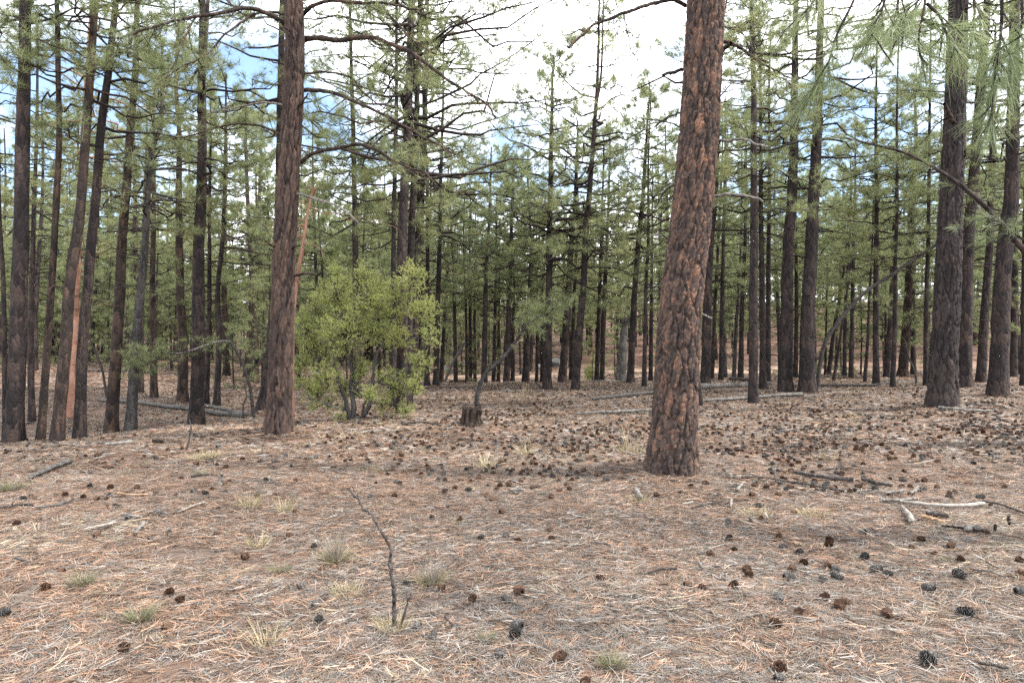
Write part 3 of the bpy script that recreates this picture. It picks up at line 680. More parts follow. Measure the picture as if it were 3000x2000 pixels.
limb(B2, [(880,478),(925,450),(1000,432),(1050,422),(1110,438),(1160,470),(1210,488),(1240,498),(1275,540)], 12, 5, -.9, 12, -.6, bare=5, kn=11)
limb(B2, [(855,578),(880,568),(920,580),(960,590),(1000,603),(1050,645)], 9, 4, -.9, 0, bare=9, material=M['dead'], label="bleached dead branch with bare twigs")
limb(B2, [(850,808),(880,804),(905,800),(930,801)], 9, 6, -.5, 0, material=M['bark_red'], label="short broken branch stub")
limb(B2, [(850,745),(866,728),(884,722)], 6, 4, -.4, 0)
limb(B2, [(818,650),(790,640),(760,636),(735,632)], 5, 2.5, -.3, 0, bare=2)
limb(B2, [(812,705),(795,685),(780,660),(765,650)], 4, 2, -.3, 0, bare=2, material=M['dead'])
limb(B2, [(808,735),(792,727)], 4, 3, -.3, material=M['dead'])
limb(B2, [(845,195),(815,182),(786,170)], 6, 3, -.5, 0)
limb(B2, [(865,318),(885,305),(903,280)], 6, 4, -.6, 0)
limb(B2, [(812,962),(790,957),(772,956)], 3.5, 2, -.3, material=M['dead'])
limb(C1, [(2010,18),(1970,2),(1930,5),(1880,20),(1810,40),(1740,75),(1700,105),(1667,131)], 12, 7, -.6, 0, bare=0, label="dead broken limb reaching over the open sky")
limb(C1, [(1716,93),(1690,90),(1660,95)], 5, 3, 0, 0)
limb(C1, [(1825,36),(1838,70),(1845,110),(1852,145),(1875,182)], 4, 2, -.5, 0, bare=4)
limb(C1, [(1832,32),(1868,45),(1885,70),(1880,98),(1860,115)], 2.5, 1.5, -.4, 0, bare=3)
limb(C1, [(1800,42),(1797,80),(1805,105)], 3, 1.5, -.4, 0, bare=2)
limb(C1, [(2000,205),(1970,214),(1942,224)], 11, 8, -.3, 0, material=M['bark_red'])
limb(C1, [(2000,330),(1960,345),(1920,372)], 6, 4, .4, 0)
limb(C1, [(2105,112),(2140,130),(2172,152),(2230,195),(2270,220),(2310,235)], 12, 4, -.5, 12, -.7, kn=12, tw=.6)
limb(C1, [(2110,60),(2118,20),(2125,-20)], 6, 4, .3, 8, -.2, kn=14)
limb(C1, [(2110,78),(2150,82),(2190,62)], 4, 2, .3, 8, .0, kn=12)
limb(C1, [(2090,418),(2140,415),(2190,415),(2245,437)], 9, 6, -.4, 0, material=M['dead'], label="bare grey branch stub curving down")
limb(C1, [(2080,578),(2150,573),(2200,580),(2237,591)], 9, 6, -.4, 0, material=M['dead'], label="bare grey lower branch stub curving down")
limb(C1, [(2100,168),(2118,148),(2138,130)], 14, 11, -.35, 0, material=M['bark_red'], label="cut reddish branch stub")
limb(C1, [(1972,545),(1950,562),(1905,640)], 6, 3, .6, 0, bare=2)
limb(C1, [(1962,600),(1910,650),(1870,690)], 4, 2, .6, 0, bare=2)
limb(C1, [(1955,695),(1930,690),(1905,690)], 6, 3, -.3, 0, material=M['dead'])
limb(C1, [(2046,912),(2065,918),(2084,930)], 6, 5, -.3, 0, material=M['dead'])
limb(DK, [(2800,88),(2760,75),(2700,62),(2650,78)], 10, 6, -.4, 9, -.2, kn=13)
limb(DK, [(2805,98),(2750,92),(2690,80),(2620,95)], 8, 4, .3, 9, -.2, kn=13)
limb(DK, [(2806,385),(2790,345),(2778,318),(2765,296)], 13, 9, -.4, 0, material=M['bark_red'], label="broken reddish stub pointing upwards")
limb(DK, [(2822,100),(2850,70),(2900,10)], 10, 6, -.3, 8, .1, kn=13)
limb(DK, [(2810,475),(2830,455),(2825,445)], 8, 5, -.3, 0, material=M['bark_red'])
limb(DK, [(2778,270),(2700,265),(2640,268)], 4, 2, .6, 7, -.1, bare=3, kn=12)
limb(DK, [(2780,340),(2740,370),(2700,420),(2650,455)], 4, 2, .8, 10, -.3, bare=3, kn=12)

# ------------------------------------------------------------------ pines just beyond the right edge whose boughs hang into view
def side_pine(label, x, y, r0, H, hc):
    base = np.array([x, y, float(ground_z(x, y))])
    rg = np.random.default_rng(int(x * 100))
    hz = np.concatenate([[-.25], np.linspace(0, H, 40)])
    C = np.stack([x + .012 * hz ** 1.5 * 0 + .04 * np.sin(hz), y + .04 * np.cos(hz * .8), base[2] + hz], 1)
    R = trunk_radius(hz, H, r0)
    root = tag(empty("pine_tree", base), label, "pine tree", GP)
    mb = MB(); mb.add(*tubes(C, R, 18), 0, True); mb.obj("trunk", [M['bark']], root, base)
    cr = MB(); crown_into(cr, (C[:, 2], C[:, 0], C[:, 1], R), H, hc, rg, 34, 2.4, 7, 14, .19, .006, 6)
    cr.obj("crown", [M['bark'], M['needle']], root, base)
    return root, base
n_root, n_base = side_pine("nearest pine, only its needle-tufted boughs hanging into the upper right corner", 5.9, 5.2, .19, 13, .5)
def bough(root, base, P, r0, r1, tufts, rg, kn=22, nlen=.185, twn=7, sub=.28, bend=.22):
    P = resample(np.array(P, float), n=18)
    mb = MB(); mb.add(*tubes(P, np.linspace(r0, r1, len(P)), 8), 0, True)
    o = mb.obj("branch", [M['bark']], root, base)
    if twn:
        fb = MB()
        Q, ln = twigs_on(P[None], np.array([1.0]), rg, twn, frac=sub, t0=.15, up=-.35, K=5)
        fb.add(*tubes(Q, np.linspace(1, .5, 5)[None] * np.full((len(Q), 1), .0055), 5), 0, True)
        cs = np.concatenate([Q[:, -1], Q[:, 3], P[[-1, -3, -5]]]); ax = np.concatenate([Q[:, -1] - Q[:, -2], Q[:, 3] - Q[:, 2], np.repeat((P[-1] - P[-2])[None], 3, 0)])
        fb.add(*tuft_needles(cs, norm(ax), kn, nlen, .0025, rg, back=.14, bend=bend, spread=(8, 62)), 1, False)
        fb.obj("foliage", [M['bark'], M['needle_near']], o, base)
    return o
rg = np.random.default_rng(55)
D0 = 4.1
def pp(l, d): return [at(px, py, d) for px, py in l]
main = [n_base + [0, 0, 4.5], np.array([4.6, 4.9, 4.25]), np.array([3.4, 4.5, 4.02]), np.array([2.6, 4.2, 3.86]), np.array([1.75, 4.0, 3.80])]
bough(n_root, n_base, main, .035, .010, 6, rg, twn=9, sub=.5)
for l, d, tn in [([(2515,-60),(2500,4),(2451,103),(2429,179),(2402,223),(2372,275)], 4.0, 11), ([(2600,-60),(2585,27),(2553,90),(2576,130)], 3.9, 8),
                 ([(2714,-60),(2708,20),(2694,90),(2692,147),(2703,188)], 3.8, 4), ([(2715,10),(2732,27),(2754,50),(2777,107),(2800,140)], 3.7, 6),
                 ([(2935,-60),(2935,20),(2931,112),(2911,250),(2905,330)], 3.4, 12), ([(2990,-60),(2995,60),(2975,150),(2960,240)], 3.5, 8),
                 ([(2640,-60),(2630,30),(2650,80),(2620,130)], 4.3, 8), ([(2400,-60),(2380,10),(2330,60),(2300,90)], 4.4, 7), ([(2850,-60),(2855,40),(2850,90),(2870,140)], 3.9, 7),
                 ([(2780,-80),(2640,40),(2520,60),(2440,80)], 4.6, 9)]:
    bough(n_root, n_base, pp(l, d), .009, .004, 5, rg, twn=tn, sub=.24)
r_root, r_base = side_pine("pine beyond the right edge with one long bare limb slanting into view", 8.0, 9.6, .2, 14, .55)
bough(r_root, r_base, [r_base + [0, 0, 2.1]] + pp([(3060, 790), (3000, 735), (2975, 705), (2893, 612), (2830, 555), (2760, 505), (2690, 465), (2630, 440), (2558, 424), (2480, 405)], 9.3), .052, .012, 6, rg, kn=18, twn=10, sub=.5, bend=.1)
bough(r_root, r_base, pp([(3050, 740), (2980, 690), (2900, 640), (2840, 650)], 8.9), .02, .006, 6, rg, kn=20, twn=12, sub=.42, bend=.1)

# ------------------------------------------------------------------ background stand: a few kinds of pine, each copied as an individual
def proto_pine(seed, H, r0, hc, nl, Lm, k, nw, ntw=6, low=False, sides=8, bark='bark'):
    rg = np.random.default_rng(seed)
    hz = np.concatenate([[-.4], np.linspace(0, H, 22)])
    ph = rg.uniform(0, 6.28); a = rg.uniform(.02, .10)
    C = np.stack([a * np.sin(hz * .45 + ph) - a * math.sin(ph) + rg.normal(0, .02) * hz, a * np.cos(hz * .4 + ph) - a * math.cos(ph) + rg.normal(0, .02) * hz, hz], 1)
    R = trunk_radius(hz, H, r0, .3)
    t = MB(); t.add(*tubes(C, R, sides), 0, True)
    c = MB(); crown_into(c, (C[:, 2], C[:, 0], C[:, 1], R), H, hc, rg, nl, Lm, ntw, k, .22, nw, 0 if low else 6, 3)
    return t.mesh("pine_trunk", [M[bark]]), c.mesh("pine_crown", [M[bark], M['needle']])
PROTO = [proto_pine(300 + q, H, r, hc, int(nl * 1.3), Lm * 1.1, 28, .0125, ntw=9, bark=b) for q, (H, r, hc, nl, Lm, b) in enumerate([
    (12.5, .13, .30, 42, 2.1, 'bark'), (11, .10, .34, 36, 1.8, 'bark'), (13.5, .16, .30, 46, 2.4, 'bark_red'), (9.5, .08, .30, 34, 1.6, 'bark'),
    (12, .12, .26, 44, 2.2, 'bark'), (10.5, .09, .24, 38, 1.8, 'bark_grey'), (14, .17, .34, 46, 2.5, 'bark_red'), (8, .065, .22, 32, 1.5, 'bark')])]
YOUNG = [proto_pine(400 + q, H, r, .10, nl, Lm, 11, .011, low=True, sides=6) for q, (H, r, nl, Lm) in enumerate([(4.2, .05, 30, 1.3), (5.6, .06, 36, 1.5), (3.0, .04, 24, 1.0), (6.5, .07, 40, 1.6)])]
def put_pine(pr, x, y, rz, s, label, group, tilt=(0, 0)):
    z = float(ground_z(x, y))
    root = empty("pine_tree", (x, y, z)); root.rotation_euler = (tilt[0], tilt[1], rz); root.scale = (s, s, s)
    tag(root, label, "pine tree", group)
    for nm, me in (("trunk", pr[0]), ("crown", pr[1])):
        o = bpy.data.objects.new(nm, me); COL.objects.link(o); o.parent = root
    return root
taken = [(TRUNK[q][1][0], TRUNK[q][1][1]) for q in TRUNK]
rg = np.random.default_rng(21)
MARKS = {0: "thick orange-barked pine", 1: "tall furrowed pine", 2: "dark stout pine", 3: "forked-stem pine", 5: "leftmost thick pine", 9: "smooth orange trunk", 12: "grey leaning pine",
         15: "red-footed pine", 20: "pine in the juniper", 22: "group of three pines", 26: "lit second pine past the juniper", 32: "pine behind the sapling", 35: "pair beneath the sapling", 41: "flat-topped pine",
         44: "twin-topped pine", 47: "pine at the grey snag", 51: "straight pine behind the log", 55: "pine before the grey log", 58: "stout pine at the log tip", 61: "foot of the diagonal pole", 67: "end of the thin dark log", 70: "stout reddish pine", 74: "rightmost stout pine"}
ORD = ["nearest", "second nearest", "third nearest", "fourth nearest", "fifth nearest", "sixth nearest", "seventh nearest", "eighth nearest", "ninth nearest", "tenth nearest", "eleventh nearest", "twelfth nearest", "thirteenth nearest", "fourteenth nearest"]
def single_out(roots, what):
    bins = {}
    for o in roots:
        px = CX + FPX * o.location.x / o.location.y
        k = min(MARKS, key=lambda q: abs(CX + FPX * TRUNK[q][1][0] / TRUNK[q][1][1] - px))
        sd = "left" if px < CX + FPX * TRUNK[k][1][0] / TRUNK[k][1][1] else "right"
        bins.setdefault((k, sd), []).append(o)
    for (k, sd), l in bins.items():
        l.sort(key=lambda o: o.location.y)
        for q, o in enumerate(l): o["label"] = "%s, %s behind and %s of the %s" % (what, ORD[min(q, len(ORD) - 1)], sd, MARKS[k])
def zone_label(px):
    if px < 800: return "slender pine deep in the crowded stand beyond the gully", "background pines beyond the gully"
    if px < 1900: return "slender background pine below the open sky, beyond the needle-covered rise", "background pines beyond the rise"
    return "background pine growing at the foot of or on the red-brown hillside", "background pines by the red hillside"
count = 0; tries = 0; BG = []
while count < 175 and tries < 9000:
    tries += 1
    px = rg.uniform(-60, 3060); d = 27 + 42 * rg.random() ** .8
    if 1350 < px < 1900 and d < 36: continue
    x = (px - CX) / FPX * d
    if px < 560 and d < 33: continue
    if min((x - a) ** 2 + (d - b) ** 2 for a, b in taken) < 1.0 ** 2: continue
    if 1150 < px and abs(d - 40) < 1.8: continue
    if px > 2100 and rg.random() < .35: continue
    if 1250 < px < 1900 and rg.random() < .45: continue
    taken.append((x, d)); count += 1
    s = rg.uniform(.92, 1.25)
    if 1380 < px < 1640: s *= .8
    BG.append(put_pine(PROTO[rg.integers(len(PROTO))], x, d, rg.uniform(0, 6.28), s, *zone_label(px), tilt=(rg.normal(0, .02), rg.normal(0, .03))))
single_out(BG, "slender background pine")
count = 0; YG = []
while count < 92:
    px = rg.uniform(-40, 3040); d = 27 + 30 * rg.random() ** .8; x = (px - CX) / FPX * d
    if px < 560 and d < 30: continue
    if 1250 < px < 2050 and d < 29: continue
    if px > 2050 and d < 31: continue
    if min((x - a) ** 2 + (d - b) ** 2 for a, b in taken) < .7 ** 2: continue
    taken.append((x, d)); count += 1
    lab = ("young pine with low green boughs beyond the gully", "young pines beyond the gully") if px < 800 else \
          ("young pine with low green boughs behind the rise", "young pines behind the rise") if px < 1900 else ("young pine with low green boughs before the red hillside", "young pines by the red hillside")
    YG.append(put_pine(YOUNG[rg.integers(len(YOUNG))], x, d, rg.uniform(0, 6.28), rg.uniform(.7, 1.15), *lab))
single_out(YG, "low-boughed young pine")

# points + geometry nodes: one object that repeats a few small meshes (used only for what nobody could count)
def instancer(name, pts, rot, scl, idx, meshes):
    col = bpy.data.collections.new(name + "_pieces")
    for q, me in enumerate(meshes):
        col.objects.link(bpy.data.objects.new("%s_piece_%02d" % (name, q), me))
    me = bpy.data.meshes.new(name); me.vertices.add(len(pts)); me.vertices.foreach_set("co", np.asarray(pts, np.float32).ravel())
    a = me.attributes.new("rot", 'FLOAT_VECTOR', 'POINT'); a.data.foreach_set("vector", np.asarray(rot, np.float32).ravel())
    a = me.attributes.new("scl", 'FLOAT', 'POINT'); a.data.foreach_set("value", np.asarray(scl, np.float32))
    a = me.attributes.new("idx", 'INT', 'POINT'); a.data.foreach_set("value", np.asarray(idx, np.int32))
    o = bpy.data.objects.new(name, me); COL.objects.link(o)
    g = bpy.data.node_groups.new(name + "_nodes", 'GeometryNodeTree')
    g.interface.new_socket("Geometry", in_out='INPUT', socket_type='NodeSocketGeometry')
    g.interface.new_socket("Geometry", in_out='OUTPUT', socket_type='NodeSocketGeometry')
    n, l = g.nodes, g.links
    gi = n.new("NodeGroupInput"); go = n.new("NodeGroupOutput")
    ci = n.new("GeometryNodeCollectionInfo"); ci.inputs['Collection'].default_value = col
    ci.inputs['Separate Children'].default_value = True; ci.inputs['Reset Children'].default_value = True
    ip = n.new("GeometryNodeInstanceOnPoints"); ip.inputs['Pick Instance'].default_value = True
    for an, ty, so in (("rot", 'FLOAT_VECTOR', 'Rotation'), ("scl", 'FLOAT', 'Scale'), ("idx", 'INT', 'Instance Index')):
        na = n.new("GeometryNodeInputNamedAttribute"); na.data_type = ty; na.inputs['Name'].default_value = an
        l.new(na.outputs['Attribute'], ip.inputs[so])
    l.new(gi.outputs[0], ip.inputs['Points']); l.new(ci.outputs[0], ip.inputs['Instance']); l.new(ip.outputs[0], go.inputs[0])
    md = o.modifiers.new("repeat", 'NODES'); md.node_group = g
    return o

# far wood that reads as one mass
def joined(pr):
    me = pr[1].copy(); return me
n = 1150
px = rg.uniform(-700, 3700, n); d = 47 + 70 * rg.random(n) ** .9
keep = ~((px > 2250) & (rg.random(n) < .55)) & ~((px > 2780) & (px < 3000) & (rg.random(n) < .5)); px, d = px[keep], d[keep]; n = len(px)
x = (px - CX) / FPX * d
far_wood_meshes = []
for q in range(5):
    b = MB(); H = (9.5, 11.5, 8.0, 12.5, 10.5)[q]; r2 = np.random.default_rng(500 + q)
    hz = np.concatenate([[-.5], np.linspace(0, H, 8)]); C = np.stack([.12 * np.sin(hz * .5 + q), 0 * hz, hz], 1); R = trunk_radius(hz, H, (.07, .10, .06, .12, .08)[q], .2)
    b.add(*tubes(C, R, 6), 0, True)
    crown_into(b, (C[:, 2], C[:, 0], C[:, 1], R), H, (.10, .20, .06, .26, .14)[q], r2, 36, 1.9, 7, 18, .20, .018, 4, 3)
    far_wood_meshes.append(b.mesh("far_pine", [M['bark'], M['needle']]))
rot = np.zeros((n, 3)); rot[:, 2] = rg.uniform(0, 6.28, n)
fw = instancer("far_wood", np.stack([x, d, ground_z(x, d)], 1), rot, rg.uniform(.75, 1.1, n), rg.integers(0, 5, n), far_wood_meshes)
tag(fw, "distant mass of pines closing the view behind the stand", "wood", kind="stuff")

# ------------------------------------------------------------------ leaning and dead trees
def pole(name, label, cat, pts, w0, w1, d=None, material='stick', dd=0.0, stubs=0, stub_len=.35, group=None, sides=10):
    base = hit(*pts[0]) if d is None else np.array([(pts[0][0] - CX) / FPX * d, d, float(ground_z((pts[0][0] - CX) / FPX * d, d))])
    d = base[1]; n = len(pts)
    P = np.array([at(px, py, d + dd * q / (n - 1)) for q, (px, py) in enumerate(pts)]); P[0] = base - [0, 0, .08]
    rg = np.random.default_rng(int(pts[0][0]))
    C = resample(P, n=max(12, 6 * n)); m = len(C); C[1:] += rg.normal(0, .004, (m - 1, 3))
    R = np.linspace(w0, w1, m) * d / FPX / 2 * (1 + .06 * rg.normal(size=m))
    root = tag(empty(name, base), label, cat, group)
    mb = MB(); mb.add(*tubes(C, R, sides), 0, True)
    tip = C[-1]; mb.add(np.vstack([mb.v[0][-sides:], tip[None] + (C[-1] - C[-2]) * .4]), np.stack([np.arange(sides), (np.arange(sides) + 1) % sides, np.full(sides, sides)], 1), 0, False)
    mb.obj("trunk", [M[material]], root, base)
    if stubs:
        for q in range(stubs):
            k = rg.integers(m // 4, m - 1); D = norm(rg.normal(size=3) + [0, 0, .4])
            L = stub_len * rg.uniform(.4, 1.3); t = np.linspace(0, 1, 6)[:, None]
            S = C[k] + D * L * t + rg.normal(0, .02, (6, 3)) * t
            b = MB(); b.add(*tubes(S, np.linspace(R[k] * .4, .004, 6), 5), 0, True); b.obj("branch", [M[material]], root, base)
    return root, base, C, R, d
def add_foliage(root, base, C, t0, t1, n, rg, L=.5, kn=16, nlen=.18, nw=.006, up=.2, matn='needle', bark='bark'):
    m = len(C); a, b = int(t0 * (m - 1)), int(t1 * (m - 1)); P = C[a:b + 1][None]
    fb = MB(); Q, ln = twigs_on(P, np.array([L / .3]), rg, n, frac=.3, t0=0, up=up, K=4)
    Q[:, 1:] += rg.normal(0, .02, Q[:, 1:].shape)
    fb.add(*tubes(Q, np.linspace(1, .4, 4)[None] * np.full((len(Q), 1), .008), 4), 0, True)
    S, sl = twigs_on(Q, ln, rg, 4, frac=.5, t0=.3, up=up, K=3)
    fb.add(*tubes(S, np.linspace(1, .5, 3)[None] * np.full((len(S), 1), .005), 3), 0, True)
    e = np.concatenate([Q[:, -1], S[:, -1]]); x = np.concatenate([Q[:, -1] - Q[:, -2], S[:, -1] - S[:, -2]])
    fb.add(*tuft_needles(e, norm(x), kn, nlen, nw, rg, back=.12, spread=(10, 85)), 1, False)
    fb.obj("foliage", [M[bark], M[matn]], root, base)
rg = np.random.default_rng(77)
r_, b_, C_, R_, d_ = pole("leaning_pine_sapling", "thin pine sapling leaning over behind the stump, green tufts at its tip", "sapling",
    [(1399,1195),(1397,1164),(1404,1133),(1420,1097),(1442,1075),(1469,1053),(1495,1021),(1511,999),(1531,968),(1549,945),(1580,928),(1625,915)], 15, 4, material='bark_grey', stubs=5)
add_foliage(r_, b_, C_, .58, 1, 34, rg, L=.75, kn=24, nw=.008, up=.1)
r_, b_, C_, R_, d_ = pole("bent_dead_pine", "bent dark dead trunk arching over the gully with one green drooping bough", "dead tree",
    [(745,1215),(735,1150),(723,1102),(710,1065),(696,1035),(684,1015),(674,1003),(663,986)], 11, 7, d=18.0, material='stick', stubs=4)
bb = MB(); BP = resample(np.array([C_[-4]] + pp([(640,1000),(600,1012),(550,1030),(490,1040),(440,1060),(415,1078)], 17.6)), n=24)
bb.add(*tubes(BP, np.linspace(.035, .01, 24), 7), 0, True); bo = bb.obj("branch", [M['dead']], r_, b_)
add_foliage(bo, b_, BP, .05, 1, 30, rg, L=.75, kn=22, nw=.008, up=.12)
pole("leaning_dead_trunk", "thin dead trunk leaning behind the sunlit reddish pine at the gully", "dead tree", [(314,1137),(300,1085),(283,1040),(262,990),(258,960)], 8, 4, d=24, stubs=3)
pole("leaning_dead_trunk", "grey pole leaning between thin pines left of the stump", "dead tree", [(1297,1117),(1320,1075),(1345,1030),(1362,1002)], 9, 7, d=28, material='snag')
pole("leaning_dead_trunk", "long dark pole leaning diagonally across the pines before the red hillside", "dead tree", [(2391,1137),(2412,1020),(2450,950),(2530,860),(2620,800),(2700,745),(2759,707),(2800,680)], 13, 8, d=22, material='stick', stubs=7)
pole("leaning_dead_trunk", "thin curved dead stem beside the red hillside, left of the dark stout pine", "dead tree", [(2685,1130),(2680,1090),(2660,1040),(2652,1000),(2640,985)], 6, 3, d=23, stubs=4)
pole("broken_snag", "broad grey barkless snag with broken top", "dead tree", [(1820,1117),(1821,1060),(1826,1000),(1832,945),(1836,936)], 37, 17, d=27, material='snag', stubs=2, sides=14)
pole("dead_stick", "thin upright dead stick at the lip before the forked-stem pine", "stick", [(545,1320),(556,1276),(560,1254),(556,1227)], 5, 3, stubs=0)
pole("leaning_dead_trunk", "small crooked dead stem at the end of the long log in the gully", "dead tree", [(716,1220),(712,1190),(722,1160),(716,1130)], 6, 3, d=17.5, stubs=3)
# upright forked stick in the foreground
FS = [(1154,1840),(1154,1791),(1154,1724),(1147,1679),(1143,1648),(1145,1612),(1134,1586),(1118,1559),(1105,1537),(1091,1510),(1071,1492),(1058,1483),(1053,1463),(1038,1454),(1027,1438),(1022,1429)]
r_, b_, C_, R_, d_ = pole("dead_stick", "slender crooked grey stick standing upright in the foreground litter", "stick", FS, 13, 6, material='stick', dd=.15, sides=8)
for l, w0, w1 in [([(1172,1840),(1183,1804),(1192,1773),(1196,1755),(1208,1751)], 9, 4), ([(1194,1762),(1192,1745),(1189,1728)], 4, 2), ([(1053,1463),(1049,1456),(1047,1447)], 4, 3)]:
    q = resample(np.array(pp(l, d_)), n=12); b = MB(); b.add(*tubes(q, np.linspace(w0, w1, 12) * d_ / FPX / 2, 7), 0, True); b.obj("branch", [M['stick']], r_, b_)

# ------------------------------------------------------------------ juniper bushes
def juniper(label, base_px, d, stems, lobes, nspray, rg, sc=1.0):
    base = hit(*base_px); d = base[1]
    root = tag(empty("juniper_bush", base), label, "juniper bush")
    pts = []
    for l, w0, w1, dep, mt in stems:
        n = len(l); P = np.array([at(px, py, d + dep * q / max(n - 1, 1)) for q, (px, py) in enumerate(l)])
        if mt == 'bark_grey': P[0, 2] -= .06
        C = resample(P, n=6 * n); C[1:] += rg.normal(0, .008, (len(C) - 1, 3))
        mb = MB(); mb.add(*tubes(C, np.linspace(w0, w1, len(C)) * d / FPX / 2 * (1 + .1 * rg.normal(size=len(C))), 9), 0, True)
        mb.obj("stem", [M[mt]], root, base); pts.append(C)
    stemp = np.concatenate(pts)
    fb = MB(); tot = sum(r * r for _, _, r in lobes)
    A, B = [], []
    for lx, ly, lr in lobes:
        n = max(3, int(nspray * lr * lr / tot)); R = lr * d / FPX
        c = at(lx, ly, d + rg.normal(0, .35 * sc)); u = norm(rg.normal(size=(n, 3))) * (rg.random((n, 1)) ** .45) * [R, R * 1.15, R]
        q = c + u; A.append(q); B.append(np.repeat(c[None], n, 0))
    A = np.concatenate(A); B = np.concatenate(B)
    # twigs from nearest stem point to lobe centres and from there to sprays
    for c in np.unique(B.round(4), axis=0):
        s = stemp[np.argmin(((stemp - c) ** 2).sum(1) + .6 * np.maximum(0, stemp[:, 2] - c[2]))]
        P = resample(np.array([s, (s + c) / 2 + rg.normal(0, .06, 3), c]), n=8); fb.add(*tubes(P, np.linspace(.014, .006, 8) * sc, 5), 0, True)
    t = np.linspace(0, 1, 5)[None, :, None]; Q = B[:, None] + (A - B)[:, None] * t + rg.normal(0, .02, (len(A), 5, 3)) * t
    Q[..., 2] -= .10 * np.sin(t[..., 0] * np.pi) * sc
    fb.add(*tubes(Q, np.linspace(.006, .0025, 5)[None] * np.ones((len(A), 1)), 3), 0, True)
    out = norm(A - B) + [0, 0, .55]
    # each spray: side shoots, each shoot a fan of small scale leaves
    k = 8; C0 = np.repeat(A, k, 0) + rg.normal(0, .055 * sc, (len(A) * k, 3)); D0 = norm(np.repeat(norm(out), k, 0) + rg.normal(0, .55, (len(A) * k, 3)))
    V, F = tuft_needles(C0, D0, 10, .050 * sc, .009 * sc, rg, back=.08 * sc, spread=(5, 60)); fb.add(V, F, 1, False)
    fb.obj("foliage", [M['bark_grey'], M['juniper']], root, base)
    db = MB(); pick = rg.choice(len(A), max(4, len(A) // 22), replace=False)
    for q in pick:                                                            # bare grey twigs showing through the foliage
        D = norm(A[q] - B[q] + rg.normal(0, .2, 3)); L = rg.uniform(.15, .5) * sc; t = np.linspace(0, 1, 6)[:, None]
        db.add(*tubes(B[q] + (A[q] - B[q]) * .6 + D * L * t + rg.normal(0, .03, (6, 3)) * t, np.linspace(.006, .002, 6), 4), 0, True)
    db.obj("dead_twigs", [M['bleached']], root, base)["kind"] = "stuff"
juniper("bushy yellow-green juniper with several dark stems beside the furrowed pine", (1035,1231), None, [
    ([(1025,1232),(1012,1171),(1000,1144),(983,1083),(968,1006)], 15, 6, -.3, 'bark_grey'),
    ([(1036,1232),(1034,1178),(1029,1144),(1029,1083),(1006,968),(1002,914),(1025,872),(1045,840)], 17, 4, .3, 'bark_grey'),
    ([(1044,1233),(1079,1194),(1088,1148),(1096,1064),(1105,1037),(1129,983),(1144,945),(1163,918),(1194,906)], 15, 4, -.1, 'bark_grey'),
    ([(1062,1205),(1083,1144),(1113,1117),(1132,1098)], 8, 4, -.4, 'stick'),
    ([(1012,1198),(980,1192),(933,1176),(900,1185),(861,1201)], 6, 3, -.5, 'dead'),
    ([(1144,945),(1170,950),(1200,958)], 4, 2, -.3, 'stick')],
    [(930,900,50),(985,850,62),(1010,970,85),(1080,875,80),(1160,870,66),(1212,810,42),(1235,905,58),(880,1120,26),(930,1150,38),(1085,1150,34),(1120,1180,30),(960,1180,26),(1005,1190,20),(1215,1130,34),(1160,985,55),(925,1010,55),(955,1100,50),(1060,1080,42),(1150,1125,55),
     (1185,1190,30),(905,1135,30),(1230,1060,42),(1070,800,38),(1204,768,17),(900,960,45),(1100,960,55),(890,1060,35),(980,790,25),(1010,1130,35),(920,1190,18),(990,1218,22),(1260,985,30)], 1150, rg)
juniper("small yellow-green juniper sapling behind the rise, left of the grey snag", (1735,1118), None, [([(1735,1120),(1736,1080),(1738,1030)], 4, 2, 0, 'bark_grey')],
    [(1735,1090,28),(1722,1100,20),(1752,1098,20),(1737,1055,12),(1738,1035,7)], 150, rg, 1.0)

